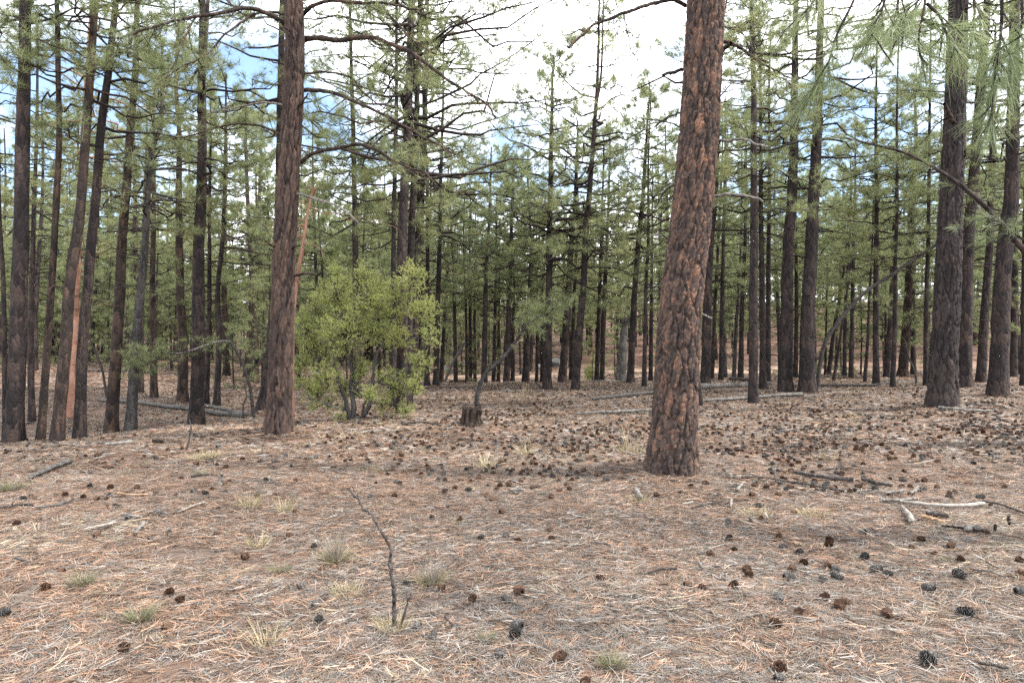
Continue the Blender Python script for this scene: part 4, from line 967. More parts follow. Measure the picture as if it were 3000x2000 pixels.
# ------------------------------------------------------------------ stump
def stump():
    base = hit(1379, 1250); d = base[1]; rg = np.random.default_rng(9)
    n, rows = 72, 26; a = np.arange(n) * 2 * np.pi / n; H = .35
    z = np.linspace(-.05, 1, rows); A, Z = np.meshgrid(a, z)
    r = (.155 + .055 * np.exp(-np.maximum(Z, 0) / .30)) * (1 + .05 * np.sin(3 * A + 1) + .04 * np.sin(7 * A))
    groove = sum(np.abs(np.sin(f * A + p + .5 * Z)) ** .5 * w for f, p, w in [(6, .3, .014), (11, 2., .010), (19, 1., .006)])
    r = r + groove - .016 + rg.normal(0, .002, r.shape)
    r -= .045 * np.exp(-((A - 4.62) / .16) ** 2) * np.clip(Z * 1.4, 0, 1)               # split down the front
    top = H * (1 + .10 * np.sin(A * 2 + 2.4) + .03 * np.sin(9 * A))
    X = base[0] + r * np.cos(A) - .03 * (1 - Z) * np.cos(A * 0) * .8; Y = base[1] + .2 + r * np.sin(A); Zc = base[2] + Z * top
    mb = MB(); V = np.stack([X, Y, Zc], -1).reshape(-1, 3)
    i = np.arange(rows - 1)[:, None] * n; j = np.arange(n)[None]; jn = (j + 1) % n
    mb.add(V, np.stack([i + j, i + jn, i + n + jn, i + n + j], -1).reshape(-1, 4), 0, True)
    root = tag(empty("tree_stump", base), "short rotten brown tree stump on the cone-strewn litter", "stump")
    mb.obj("trunk", [M['rot']], root, base)
    rim = V.reshape(rows, n, 3)[-1]; c = rim.mean(0)
    rings = [rim]; 
    for q in (.75, .5, .25): rings.append(c + (rim - c) * q + np.c_[np.zeros((n, 2)), rg.uniform(-.04, .0, n) - .02])
    tb = MB(); W = np.vstack(rings + [c[None] - [0, 0, .05]])
    F4 = np.concatenate([np.stack([q * n + j[0], q * n + jn[0], (q + 1) * n + jn[0], (q + 1) * n + j[0]], -1) for q in range(3)])
    tb.add(W, F4, 0, False); tb.add(W, np.stack([3 * n + j[0], 3 * n + jn[0], np.full(n, 4 * n)], 1), 0, False)
    tb.obj("cut_top", [M['rot']], root, base)
    kb = MB(); kp = resample(np.array([[base[0] + .15, base[1] + .08, base[2] + .32], [base[0] + .18, base[1] + .07, base[2] + .26], [base[0] + .165, base[1] + .07, base[2] + .20]]), n=6)
    kb.add(*tubes(kp, [.02, .035, .035, .035, .03, .012], 8), 0, True); kb.obj("splinter", [M['rot']], root, base)
stump()

# ------------------------------------------------------------------ logs, branches, sticks and chips lying on the litter
def lying(name, label, cat, pts, w0, w1, material='stick', group=None, side=None, lift=.35, sides=8, stubs=0, flat=1.0, rough=.10, upright=None):
    """pts: photo points; each is set on the ground, so the piece follows the slope"""
    rg = np.random.default_rng(int(pts[0][0] * 3 + pts[0][1]))
    G = np.array([hit(px, py) for px, py in pts]); d = G[:, 1].mean()
    G[:, 1] = np.clip(G[:, 1], d - 2.2, d + 2.2); G[:, 2] = ground_z(G[:, 0], G[:, 1])
    r0, r1 = w0 * d / FPX / 2, w1 * d / FPX / 2
    C = resample(G, n=max(7, 4 * len(pts))); m = len(C)
    z = ground_z(C[:, 0], C[:, 1])
    C[:, 2] = np.maximum(np.convolve(np.pad(z, 2, mode='edge'), np.ones(5) / 5, 'valid'), z - .01) + np.linspace(r0, r1, m) * (lift + .5) + .034
    C[1:-1] += rg.normal(0, min(r0 * .25, .02), (m - 2, 3)) * [1, 1, .4]
    if upright: C = np.vstack([C, resample(np.array([C[-1]] + pp(upright, d)), n=6)[1:]]); m = len(C)
    R = np.linspace(r0, r1, m) * (1 + rough * rg.normal(size=m))
    V, F = tubes(C, R, sides)
    Vr = V.reshape(m, sides, 3); lob = 1 + .10 * rg.normal(size=(1, sides)) + .05 * rg.normal(size=(m, sides)); V = C[:, None] + (Vr - C[:, None]) * lob[..., None]
    if flat != 1: V[..., 2] = C[:, None, 2] + (V[..., 2] - C[:, None, 2]) * flat
    V = V.reshape(-1, 3)
    mb = MB(); mb.add(V, F, 0, True)
    for e, s in ((0, 1), (m - 1, -1)):                                       # ragged closed ends
        o = V[e * sides:(e + 1) * sides]; c = o.mean(0) + (C[e] - C[e + s]) / max(np.linalg.norm(C[e] - C[e + s]), 1e-6) * R[e] * rg.uniform(.1, .8)
        ring = np.arange(sides); mb.add(np.vstack([o, c[None]]), np.stack([ring, (ring + 1) % sides, np.full(sides, sides)], 1), 0, False)
    base = C[0].copy(); base[2] = float(ground_z(*C[0, :2]))
    if not (side or stubs):
        o = mb.obj(name, [M[material]], None, base)
        return tag(o, label, cat, group)
    root = tag(empty(name, base), label, cat, group)
    mb.obj("main_stem", [M[material]], root, base)
    for l, a, b in (side or []):
        g = np.array(pp(l, d)); g = resample(g, n=8); sb = MB(); sb.add(*tubes(g, np.linspace(a, b, 8) * d / FPX / 2, 6), 0, True); sb.obj("side_twig", [M[material]], root, base)
    for q in range(stubs):
        k = rg.integers(1, m - 1); D = norm(rg.normal(size=3) * [1, 1, .5] + [0, 0, .9]); L = rg.uniform(1.5, 5) * R[k]; t = np.linspace(0, 1, 5)[:, None]
        sb = MB(); sb.add(*tubes(C[k] + D * L * t + rg.normal(0, R[k] * .12, (5, 3)) * t, np.linspace(R[k] * .5, R[k] * .2, 5), 6), 0, True); sb.obj("branch_stub", [M[material]], root, base)
    return root
def z9(*l): return [(2000 + x / 2.24, 1300 + y / 2.24) for x, y in l]
def z6(*l): return [(1000 + x / 2.24, 1300 + y / 2.24) for x, y in l]
def z3(*l): return [(x / 2.24, 1300 + y / 2.24) for x, y in l]
S = 1 / 2.24
LG = [
 ("long dark log lying across the gully behind the left pines", [(288,1178),(450,1192),(580,1208),(710,1225)], 12, 14, 'snag', 3),
 ("shorter log lying close behind the long gully log", [(596,1191),(660,1205),(732,1220)], 9, 8, 'snag', 1),
 ("thin dark log on the far gully bank, left piece", [(254,1090),(310,1093),(362,1097)], 6, 4, 'stick', 0),
 ("thin dark log on the far gully bank, right piece", [(348,1093),(400,1094),(442,1095)], 5, 4, 'stick', 0),
 ("dark log with branch stubs ending behind the thick orange-barked pine", [(1737,1175),(1800,1168),(1860,1162),(1925,1156)], 8, 11, 'snag', 6),
 ("pale bleached pole on the litter ending behind the thick orange-barked pine", [(1690,1218),(1760,1214),(1830,1211),(1930,1206)], 6, 8, 'dead', 1),
 ("grey fallen log right of the thick orange-barked pine, farther of two", [(2050,1141),(2120,1137),(2200,1132),(2260,1130)], 13, 11, 'dead', 2),
 ("long grey fallen log passing behind the dark pine at its end", [(2056,1181),(2150,1175),(2250,1168),(2350,1162)], 9, 12, 'dead', 2),
 ("pale tip of branch beyond the end of the long grey log", [(2355,1167),(2385,1165),(2415,1163)], 6, 3, 'bleached', 0),
 ("short dark log behind the farther grey log", [(2138,1115),(2170,1117),(2200,1119)], 9, 8, 'stick', 0),
 ("thin dark log with bent tip before the red hillside", [(2406,1134),(2470,1133),(2550,1134),(2600,1127),(2632,1118)], 7, 4, 'stick', 4),
 ("pale log on the crest, beneath the thin pines behind the stump", [(1549,1117),(1575,1118),(1594,1120)], 6, 5, 'dead', 0),
 ("pale thin log on the crest beside the grey snag", [(1737,1121),(1790,1122),(1839,1123)], 6, 5, 'dead', 1),
 ("dark rotten log end on the crest left of the stump", [(1317,1123),(1350,1121),(1384,1120)], 8, 6, 'rot', 2),
 ("pale branch on the far flat before the red hillside", [(2620,1125),(2670,1124),(2710,1125)], 4, 3, 'bleached', 0),
]
for lab, p, w0, w1, m_, st in LG: lying("fallen_log", lab, "log", p, w0, w1, m_, "logs lying among the pines", stubs=st, sides=10)
BR = [
 ("long dark dead branch with side twigs, front of the branch pile", z9((390,245),(540,245),(750,280),(900,305),(1060,330)), 13*S, 7*S, 'stick', [(z9((430,185),(480,215),(540,245)), 5*S, 8*S), (z9((830,290),(815,310),(800,335)), 5*S, 2*S), (z9((1000,320),(1008,345),(1012,372)), 5*S, 2*S), (z9((620,262),(600,200),(582,140)), 6*S, 2*S), (z9((850,300),(858,340),(860,372)), 5*S, 2*S), (z9((780,285),(790,250),(795,222)), 9*S, 6*S)]),
 ("thick dark branch lying behind the front branch of the pile", z9((730,210),(850,235),(1000,255),(1120,262)), 18*S, 22*S, 'stick', []),
 ("charred stub with pale broken end at the end of the branch pile", z9((1180,262),(1280,285),(1372,302)), 20*S, 16*S, 'stick', []),
 ("thin dark twig at the back of the branch pile", z9((920,190),(1030,180),(1150,188),(1270,215)), 8*S, 4*S, 'stick', [(z9((1030,180),(1060,160),(1110,150)), 5*S, 2*S)]),
 ("long bleached white stick on the litter at right", z9((1425,405),(1600,425),(1780,437),(1975,425)), 14*S, 20*S, 'bleached', []),
 ("short crooked white stick below the long bleached stick", z9((1440,445),(1480,490),(1500,545)), 20*S, 28*S, 'bleached', []),
 ("grey branch end touching the long bleached stick", z9((1310,398),(1420,400),(1535,390)), 14*S, 18*S, 'dead', []),
 ("dark branch slanting to the right edge past the bleached stick", z9((1970,400),(2100,430),(2240,485)), 10*S, 12*S, 'stick', [(z9((2130,440),(2180,440),(2230,430)), 6*S, 3*S)]),
 ("short brown stick under the crooked white stick", z9((1570,510),(1640,525),(1720,545)), 18*S, 14*S, 'tan', []),
 ("thick dark bark piece beside the short brown stick", z9((1600,488),(1670,498),(1740,505)), 22*S, 22*S, 'stick', []),
 ("thin dark twig lying left of the thick pine's branch pile", z9((60,445),(170,420),(270,388)), 8*S, 4*S, 'stick', [(z9((170,420),(230,412),(260,415)), 4*S, 2*S)]),
 ("bent dark stick in the middle foreground litter", z6((1990,890),(2080,862),(2200,855)), 10*S, 12*S, 'stick', []),
 ("dark twig before the foot of the thick orange-barked pine", z6((1480,230),(1550,222),(1622,226)), 10*S, 5*S, 'stick', [(z6((1550,222),(1590,205),(1640,195)), 4*S, 2*S)]),
 ("thin grey stick in the middle litter between cones", z6((1640,675),(1700,683),(1765,695)), 9*S, 8*S, 'snag', []),
 ("small dark stick near the upright forked stick's foot", z6((680,1180),(705,1205),(730,1235)), 12*S, 10*S, 'stick', []),
 ("curled dark twig by the green grass clump in the middle", z6((680,345),(700,375),(720,380)), 5*S, 4*S, 'stick', [(z6((760,375),(785,385),(795,400)), 4*S, 3*S)]),
 ("thin forked dark twig below the thick pine", z6((1990,490),(2010,515),(2050,522),(2130,540)), 6*S, 5*S, 'stick', [(z6((2010,515),(2035,500),(2045,485)), 5*S, 3*S)]),
 ("thin dark twig curving through cones at the right foreground", z9((1900,860),(2000,870),(2120,910)), 7*S, 5*S, 'stick', []),
 ("short dark twig above the curving twig at right", z9((1990,805),(2030,830),(2075,855)), 7*S, 6*S, 'stick', []),
 ("thin dark twig among the bottom foreground needles", z9((450,1330),(520,1345),(610,1368)), 6*S, 4*S, 'stick', []),
 ("short dark stick among bottom foreground cones", z9((420,1178),(455,1172),(492,1163)), 10*S, 9*S, 'stick', []),
 ("thin dark twig above the cluster of cones in the middle foreground", z9((830,732),(910,722),(1010,722)), 6*S, 4*S, 'stick', []),
 ("dark thick stick at the bottom right corner", z9((1940,1490),(2030,1505),(2140,1525)), 18*S, 14*S, 'stick', []),
 ("grey weathered branch slanting up at the left, near the grass edge", z3((200,250),(280,212),(350,180),(470,140)), 20*S, 26*S, 'snag', []),
 ("dark forked branch at the left edge", z3((0,448),(80,435),(150,425),(215,430)), 13*S, 11*S, 'stick', [(z3((58,432),(72,405),(92,380)), 9*S, 6*S)]),
 ("grey stick ending at the dark forked branch", z3((240,442),(310,436),(380,425),(440,405),(482,385)), 10*S, 12*S, 'snag', []),
 ("pale forked stick on the lip by the reddish pine", [(208,1308),(235,1314),(266,1309)], 4, 3, 'dead', []),
 ("pale rotten log piece on the lip, right of the pale forked stick", [(308,1310),(350,1307),(388,1303)], 6, 8, 'bleached', []),
 ("dark bark piece on the lip before the forked-stem pine", [(449,1301),(465,1301),(481,1301)], 7, 6, 'rot', []),
 ("dark stick on the lip, right of the dark bark piece", [(569,1286),(588,1285),(608,1285)], 5, 4, 'stick', []),
 ("thin dark curved branch on the litter between juniper and stump", [(1178,1249),(1220,1244),(1250,1244),(1292,1251)], 5, 3, 'stick', []),
 ("dark stick behind the small pale stub at the left", z3((1255,236),(1330,228),(1400,225)), 12*S, 10*S, 'stick', []),
 ("dark twig on the litter left of the dry grass tuft", z3((530,205),(570,207),(612,211)), 7*S, 5*S, 'stick', []),
 ("grey stick of driftwood look near the left edge", z3((90,785),(135,795),(185,808)), 18*S, 14*S, 'snag', []),
 ("grey stick on the litter right of the dark stout pine", [(2750,1203),(2790,1206),(2850,1210),(2905,1211)], 8, 5, 'dead', []),
 ("thin dark stick beyond the chips at the dark stout pine", [(2830,1190),(2880,1194),(2930,1196),(2950,1202)], 5, 3, 'stick', []),
]
for lab, p, w0, w1, m_, sd in BR: lying("fallen_branch", lab, "branch", p, w0 * 1.3, w1 * 1.3, m_, "dead branches on the litter", side=sd or None)
lying("fallen_branch", "brown branch at the right edge with its end turned upwards", "branch", z9((1700,570),(1800,582),(1900,598),(1990,605)), 14*S, 22*S, 'rot', "dead branches on the litter", upright=z9((2035,600),(2048,570),(2055,528)))
CH = [
 ("long split piece of pale orange wood at the left", z3((775,350),(860,362),(970,355)), 22*S, 12*S, 'tan', .8),
 ("flat pale grey splinter slanting on the litter at the left", z3((1170,475),(1260,437),(1345,410)), 10*S, 20*S, 'bleached', .4),
 ("broad pale weathered slab of wood beside a brown cone", z3((560,592),(660,575),(755,555)), 22*S, 36*S, 'bleached', .5),
 ("short grey chunk of wood standing towards the viewer", z3((890,620),(915,585),(945,550)), 30*S, 28*S, 'dead', .7),
 ("small pale chip left of the weathered slab", z3((400,560),(435,556),(470,552)), 12*S, 10*S, 'bleached', .5),
 ("small brown bark flake above the weathered slab", z3((690,427),(740,428),(790,430)), 12*S, 14*S, 'rot', .6),
 ("knotted bleached root piece above the grey chunk", z3((800,490),(860,500),(930,512)), 22*S, 16*S, 'dead', .7),
 ("small tan chip right of the knotted root piece", z3((920,520),(955,518),(985,520)), 12*S, 8*S, 'tan', .5),
 ("dark knotty wood lump right of the knotted root piece", z3((1010,470),(1050,480),(1092,490)), 20*S, 24*S, 'snag', .8),
 ("pale chip before the charred pile, left side", z9((355,332),(372,310),(397,283)), 30*S, 20*S, 'dead', .6),
 ("small pale peg-like chip below the pile", z9((313,440),(316,418),(320,393)), 16*S, 18*S, 'dead', .8),
 ("tan broken chip at the right of the pile", z9((1500,352),(1520,332),(1547,308)), 26*S, 18*S, 'dead', .7),
 ("pale stick end at the foot of the thick pine's litter", z9((0,420),(30,415),(65,408)), 12*S, 16*S, 'bleached', .7),
 ("thin pale splinter among cones at the right", z9((1730,322),(1790,332),(1850,346)), 8*S, 6*S, 'bleached', .7),
 ("pale pointed chip in the middle foreground", z9((95,785),(110,815),(130,850)), 10*S, 24*S, 'dead', .6),
 ("pale forked chip left of the middle cones", z9((170,722),(220,705),(272,688)), 12*S, 8*S, 'bleached', .6),
 ("round-ended piece of pale log in a grass tuft before the thick pine", z6((1930,320),(1945,350),(1962,382)), 26*S, 36*S, 'dead', .9),
 ("pale splinter before the thick pine", z6((1800,332),(1840,318),(1882,300)), 8*S, 6*S, 'bleached', .7),
 ("pale bone-shaped wood chip in the middle of the litter", z6((1110,325),(1155,322),(1202,328)), 14*S, 18*S, 'bleached', .6),
 ("thin pale splinter below the middle cones", z6((1030,677),(1070,670),(1112,670)), 8*S, 9*S, 'bleached', .7),
 ("grey smooth wood lump among cones by the bleached stick", z9((1330,352),(1385,345),(1440,340)), 18*S, 26*S, 'dead', .8),
 ("grey knot of wood beside the upturned brown branch", z9((1860,600),(1900,590),(1950,605)), 36*S, 44*S, 'dead', .8),
]
for lab, p, w0, w1, m_, fl in CH: lying("wood_chip", lab, "wood chip", p, w0, w1, m_, "wood chips on the litter", flat=fl, sides=7, rough=.16)
rg = np.random.default_rng(31)
for q in range(16):                                                           # pale chips heaped round the foot of the dark stout pine
    a, b = 2752 + rg.uniform(-5, 95), rg.uniform(1186, 1204); L = rg.uniform(6, 22)
    lying("wood_chip", "pale chip scattered at the foot of the dark stout pine", "wood chip", [(a, b), (a + L * .5, b + rg.uniform(-1.5, 1.5)), (a + L, b + rg.uniform(-3, 3))], rg.uniform(3, 5), rg.uniform(2, 5), 'bleached', "chips round the dark stout pine", flat=.6, sides=6)
pole("broken_stub", "small upright stub with pale frayed top in the left grass", "stub", z3((1445,285),(1443,250),(1447,215),(1452,190)), 30*S, 26*S, material='dead', sides=9)
pole("broken_stub", "short dark upright stub at the right edge", "stub", z9((2143,545),(2141,510),(2140,480)), 22*S, 18*S, material='rot', sides=8)

# boulders on the far slope
def boulder(label, px, py, w, h, d):
    x = (px - CX) / FPX * d; base = np.array([x, d, float(ground_z(x, d))]); rg = np.random.default_rng(int(px))
    import bmesh
    bm = bmesh.new(); bmesh.ops.create_icosphere(bm, subdivisions=3, radius=1)
    V = np.array([v.co[:] for v in bm.verts]); F = np.array([[v.index for v in f.verts] for f in bm.faces]); bm.free()
    nzv = sum(.16 * np.sin(V @ rg.normal(0, 1.6, 3) + rg.uniform(0, 6)) for _ in range(6))
    V = V * (1 + nzv)[:, None] * [w * d / FPX / 2, w * d / FPX / 2, h * d / FPX / 2]; V[:, 2] += h * d / FPX * .38
    mb = MB(); mb.add(V + base, F, 0, True); tag(mb.obj("boulder", [M['stone']], None, base), label, "boulder", "boulders on the far slope")
boulder("largest grey boulder on the slope behind the flat-topped pine", 1628, 1040, 34, 26, 46)
boulder("small grey boulder left of the largest one", 1582, 1055, 16, 14, 45)
boulder("grey boulder between thin pines behind the leaning grey pole", 1305, 1075, 22, 20, 44)
boulder("small boulder on the slope behind the stump", 1362, 1070, 12, 10, 50)

# ------------------------------------------------------------------ pine cones
def cone_mesh(seed, core, scale_c, tip_c, length=.085, width=.066):
    rg = np.random.default_rng(seed); mb = MB(); n = 92
    t = (np.arange(n) + .5) / n; zz = -length / 2 + length * t * .96
    prof = width / 2 * np.sqrt(np.clip(1 - ((t - .40) / .64) ** 2, 0.02, 1))
    ang = np.arange(n) * 2.39996 + rg.normal(0, .08, n)
    e = np.stack([np.cos(ang), np.sin(ang), 0 * ang], 1); s = np.stack([-np.sin(ang), np.cos(ang), 0 * ang], 1); up = np.array([0, 0, 1.0])
    open_ = rg.uniform(.75, 1.1, n)
    # core
    k = 8; a = np.arange(k) * 2 * np.pi / k; zc = np.linspace(-length / 2, length * .42, 6); rc = np.array([.3, .52, .55, .48, .34, .08]) * width / 2
    V = np.stack([rc[:, None] * np.cos(a), rc[:, None] * np.sin(a), zc[:, None] + 0 * a], -1).reshape(-1, 3)
    i = np.arange(5)[:, None] * k; j = np.arange(k)[None]; jn = (j + 1) % k
    mb.add(V, np.stack([i + j, i + jn, i + k + jn, i + k + j], -1).reshape(-1, 4), 0, True, core)
    w = prof * .30 + .003; th = .0028
    for q in range(n):
        c0 = e[q] * prof[q] * .35 + up * zz[q]
        c1 = e[q] * prof[q] * .82 * open_[q] + up * (zz[q] + .004)
        c2 = e[q] * prof[q] * 1.03 * open_[q] + up * (zz[q] + .010)
        W = s[q] * w[q]
        P = [c0 - W * .5, c0 + W * .5, c1 + W, c1 - W, c2 + W * .7, c2 - W * .7, c1 - W * .9 - up * th, c1 + W * .9 - up * th, c2 + e[q] * .002 - up * .001]
        var = rg.uniform(.42, .85)
        cols = [np.array(scale_c) * .7 * var] * 2 + [np.array(scale_c) * var] * 2 + [np.array(tip_c) * var] * 2 + [np.array(scale_c) * .8 * var] * 2 + [np.array(tip_c) * 1.15 * var]
        mb.add(P, np.array([[0, 1, 2, 3], [3, 2, 4, 5], [1, 0, 6, 7], [7, 6, 5, 4]]), 0, False, np.array(cols))
        mb.add([P[4], P[5], P[8], P[7], P[6]], np.array([[0, 1, 2]]), 0, False, np.array(tip_c) * var)
    return mb.mesh("pine_cone", [M['cone']], colname="col")
BROWN = [cone_mesh(1, (.022, .014, .010), (.070, .036, .022), (.22, .130, .082)), cone_mesh(2, (.018, .011, .008), (.055, .027, .017), (.17, .095, .060), .078, .070)]
GREY = [cone_mesh(3, (.022, .020, .019), (.055, .050, .046), (.20, .188, .172)), cone_mesh(4, (.018, .016, .015), (.042, .038, .035), (.15, .138, .128), .092, .062)]
MARKED = [  # cones that can be pointed out: zoomed photo point, kind, label
 (z6((1170,1000)), 0, "large brown open cone, biggest in the middle foreground", 1.2), (z6((860,1040)), 0, "brown cone left of the biggest middle-foreground cone", .85), (z6((1080,1045)), 1, "grey cone touching the biggest brown cone", .9),
 (z6((660,960)), 0, "small brown cone beside the dry grass clump in the middle", .8), (z6((1700,915)), 0, "lone brown cone in the open litter right of centre", 1.0), (z6((1155,1225)), 1, "upper grey cone of the touching pair at the bottom middle", 1.1),
 (z6((1140,1285)), 1, "lower pale grey cone of the touching pair at the bottom middle", 1.15), (z6((1430,1450)), 0, "brown open cone at the bottom edge of the litter", 1.15), (z6((1040,1420)), 1, "dark grey cone left of the brown cone at the bottom edge", 1.0),
 (z6((500,1222)), 1, "small grey cone right of the upright stick's foot", .75), (z6((605,1278)), 1, "dark cone in a small hollow near the upright stick", .75), (z6((425,935)), 1, "grey flattened cone right of the upright stick", .8),
 (z6((1365,585)), 0, "brown cone above a smaller one in the middle distance", .95), (z6((1380,640)), 0, "small brown cone below another in the middle distance", .8), (z6((1160,655)), 0, "pale-tipped brown cone left of the stacked pair", .85), (z6((1080,628)), 1, "grey cone beside the thin pale splinter", 1.0),
 (z6((918,632)), 1, "grey cone alone left of the pale-tipped brown cone", .9), (z6((1993,715)), 0, "small dark cone above the bent dark stick", .8), (z6((1135,640)), 1, "small grey cone beside the pale-tipped brown cone", .6),
 (z9((1610,1460)), 1, "long dark grey cone at the bottom right", 1.25), (z9((1855,1145)), 1, "round dark grey cone at lower right", 1.25), (z9((1340,1150)), 0, "golden-brown cone in the lower right litter", 1.05), (z9((1030,1092)), 0, "left brown cone of the touching foreground pair", 1.05), (z9((1070,1065)), 0, "right brown cone of the touching foreground pair", .95),
 (z9((760,1130)), 0, "small dark brown cone left of the touching foreground pair", .85), (z9((612,1205)), 0, "dark spiky brown cone at lower right of centre", 1.0), (z9((632,1042)), 1, "grey cone with pale edges right of centre", 1.05), (z9((700,905)), 1, "pale grey cone below the brown pair right of centre", 1.15), (z9((720,842)), 0, "brown cone lying beside the pale grey cone", 1.0), (z9((795,805)), 0, "upper brown cone of the row right of centre", .95),
 (z9((1012,895)), 1, "pale grey cone under a dried one in the right foreground", 1.15), (z9((1000,845)), 1, "dried grey cone above the pale grey one", 1.0), (z9((1270,850)), 1, "dark grey cone with pale tips further right", 1.15), (z9((1815,890)), 1, "big dark grey cone by the curving twig", 1.3), (z9((1615,972)), 1, "dark ragged grey cone in the right foreground", 1.1), (z9((1760,692)), 0, "brown cone with pale tips at the right", 1.05),
 (z9((1825,780)), 0, "brown cone in the yellow grass at the right", .9), (z9((1567,645)), 0, "brown cone below the crooked white stick", .95), (z9((1185,597)), 1, "grey cone on the litter left of the crooked white stick", 1.0), (z9((1195,768)), 1, "half sunken grey cone in the right litter", 1.1), (z9((960,685)), 0, "dark brown cone in the right middle litter", 1.0), (z9((660,693)), 1, "dark grey cone alone right of the pale forked chip", .85),
 (z9((515,508)), 0, "brown cone in the straw patch before the pile", .95), (z9((445,523)), 1, "grey cone in the straw patch before the pile", .85), (z9((300,535)), 1, "large flattened grey cone left of the straw patch", 1.05), (z9((150,487)), 1, "grey cone left of the large flattened one", .75), (z9((435,885)), 0, "dark brown cone of the left foreground row", 1.0), (z9((335,955)), 0, "glossy brown cone at the end of the left foreground row", 1.05), (z9((130,968)), 0, "small brown cone between two others in the left foreground row", .8), (z9((30,945)), 0, "brown cone at the start of the left foreground row", .85),
 (z9((2215,795)), 0, "reddish brown cone at the right edge", 1.0), (z9((2225,880)), 0, "dark brown cone below another at the right edge", 1.0), (z9((2222,1000)), 1, "grey cone cut by the right edge", 1.2), (z9((1655,740)), 0, "small brown cone on the yellow grass at the right", .7),
 (z3((110,547)), 0, "orange-brown cone near the left edge", 1.05), (z3((635,620)), 0, "brown cone at the end of the weathered slab", .95), (z3((300,972)), 0, "reddish brown cone below the green grass clump at the left", 1.05), (z3((1112,1000)), 0, "upper brown cone by the biggest green grass clump", .95), (z3((1182,1050)), 0, "lower brown cone by the biggest green grass clump", .95), (z3((1095,1232)), 0, "dark cone tangled in dry needles at the bottom left", .9),
 (z3((1608,762)), 0, "pale brown open cone in the left middle litter", .95), (z3((2063,690)), 1, "grey cone with dark centre left of the dead grass clump", .85), (z3((1902,615)), 0, "tilted brown cone above the grey one, left middle", .85), (z3((1425,605)), 0, "leaning red-brown cone in the left middle litter", .8), (z3((2110,843)), 0, "small tan cone left of the grass clumps", .75), (z3((10,1150)), 1, "grey cone at the left edge near the bottom", 1.2), (z3((2095,1180)), 1, "dark grey cone half buried near straw", .95), (z3((1110,598)), 1, "grey cone left of the leaning red-brown cone", .8), (z3((985,638)), 1, "small grey cone below the grey wood chunk", .65), (z3((1428,440)), 0, "brown cone behind the flat grey splinter", .75), (z3((1938,455)), 0, "dark brown cone alone by the pale grass", .75), (z3((202,352)), 0, "dark cone above the grey stick at the left", .75), (z3((840,505)), 1, "dark grey cone under the knotted root piece", .9),
]
cones = []   # (x, y, kind, scale, label)
for p, kd, lab, s in MARKED:
    h = hit(*p[0]); cones.append((h[0], h[1], kd, s * .82, lab))
rg = np.random.default_rng(12)
def cone_density(px, d):
    if d < 3: return 0
    r = np.clip((px - 850) / 500, 0, 1)
    if d < 6.2: return .8 * r + .2
    if d < 7: return 3.2 * r + .6
    if px > 1550 or d > 7.4: b = 34.0 * np.exp(-((d - 10.5) / 4.5) ** 2) * np.clip((px - 850) / 500, .25, 1) if px > 900 else 1.6
    else: b = 7
    tail = 11 if d < 17 else (6 if d < 24 else 1.2)
    return max(b, tail * np.clip((px - 600) / 700, .35, 1))
pend = []
N = 40000
for _ in range(N):
    d = math.sqrt(rg.uniform(3.1 ** 2, 27 ** 2)); px = rg.uniform(-60, 3060); x = (px - CX) / FPX * d
    area_w = (3120 / FPX / 2) * (27 ** 2 - 3.1 ** 2)
    clump = .35 + 1.1 * (math.sin(x * 1.3 + d * .9) * math.sin(d * 1.7 - x * .6) + .45) + .5 * math.sin(x * 4.1 + 2 * math.sin(d * 3)) * math.sin(d * 4.7)
    if rg.random() > cone_density(px, d) * max(clump, .15) * area_w / N: continue
    pend.append((x, d))
pend.sort(key=lambda q: q[1])
pts_c = []
for x, d in pend:
    near = [c for c in cones if abs(c[0] - x) < .065 and abs(c[1] - d) < .065]
    if near: continue
    if any((TRUNK[q][1][0] - x) ** 2 + (TRUNK[q][1][1] - d) ** 2 < .18 for q in (0, 1, 2)): continue
    cones.append((x, d, 0 if rg.random() < .6 else 1, rg.uniform(.58, .92), None))
def cone_rot(rg): return (rg.uniform(.9, 2.0), rg.normal(0, .15), rg.uniform(0, 6.28))
things, rest = cones[:300 + 0], cones[300:]
for x, d, kd, s, lab in things:
    o = bpy.data.objects.new("pine_cone", (BROWN, GREY)[kd][rg.integers(2)]); COL.objects.link(o)
    o.location = (x, d, float(ground_z(x, d)) + .036 * s); o.rotation_euler = cone_rot(rg); o.scale = (s, s, s)
    px = CX + FPX * x / d
    if not lab:
        spots = {(1965,1400): "by the foot of the thick orange-barked pine", (1379,1260): "in the litter round the stump", (2400,1440): "around the branch pile", (2750,1490): "around the long bleached stick",
                 (1154,1840): "near the upright forked stick", (2250,1700): "in the right foreground litter", (1550,1560): "in the middle litter", (400,1500): "on the sparse left-hand litter", (2300,1330): "behind the branch pile", (2850,1380): "at the right edge behind the bleached stick", (1600,1400): "left of the thick orange-barked pine", (900,1380): "before the tall furrowed pine"}
        py = CY + FPX * (CAMH - o.location.z) / d
        near = spots[min(spots, key=lambda q: (q[0] - px) ** 2 + 6 * (q[1] - py) ** 2)]
        lab = ("brown open cone " if kd == 0 else "weathered grey cone ") + near
    tag(o, lab, "pine cone", "pine cones on the litter")
if rest:
    ar = np.array([(x, d) for x, d, _, _, _ in rest])
    sc = np.array([c[3] for c in rest])
    co = instancer("scattered_cones", np.c_[ar, ground_z(ar[:, 0], ar[:, 1]) + .036 * sc], np.array([cone_rot(rg) for _ in rest]), sc, [c[2] * 2 + int(rg.integers(2)) for c in rest], BROWN + GREY)
    tag(co, "countless small cones covering the farther litter", "pine cones", kind="stuff")
print("cones", len(cones))

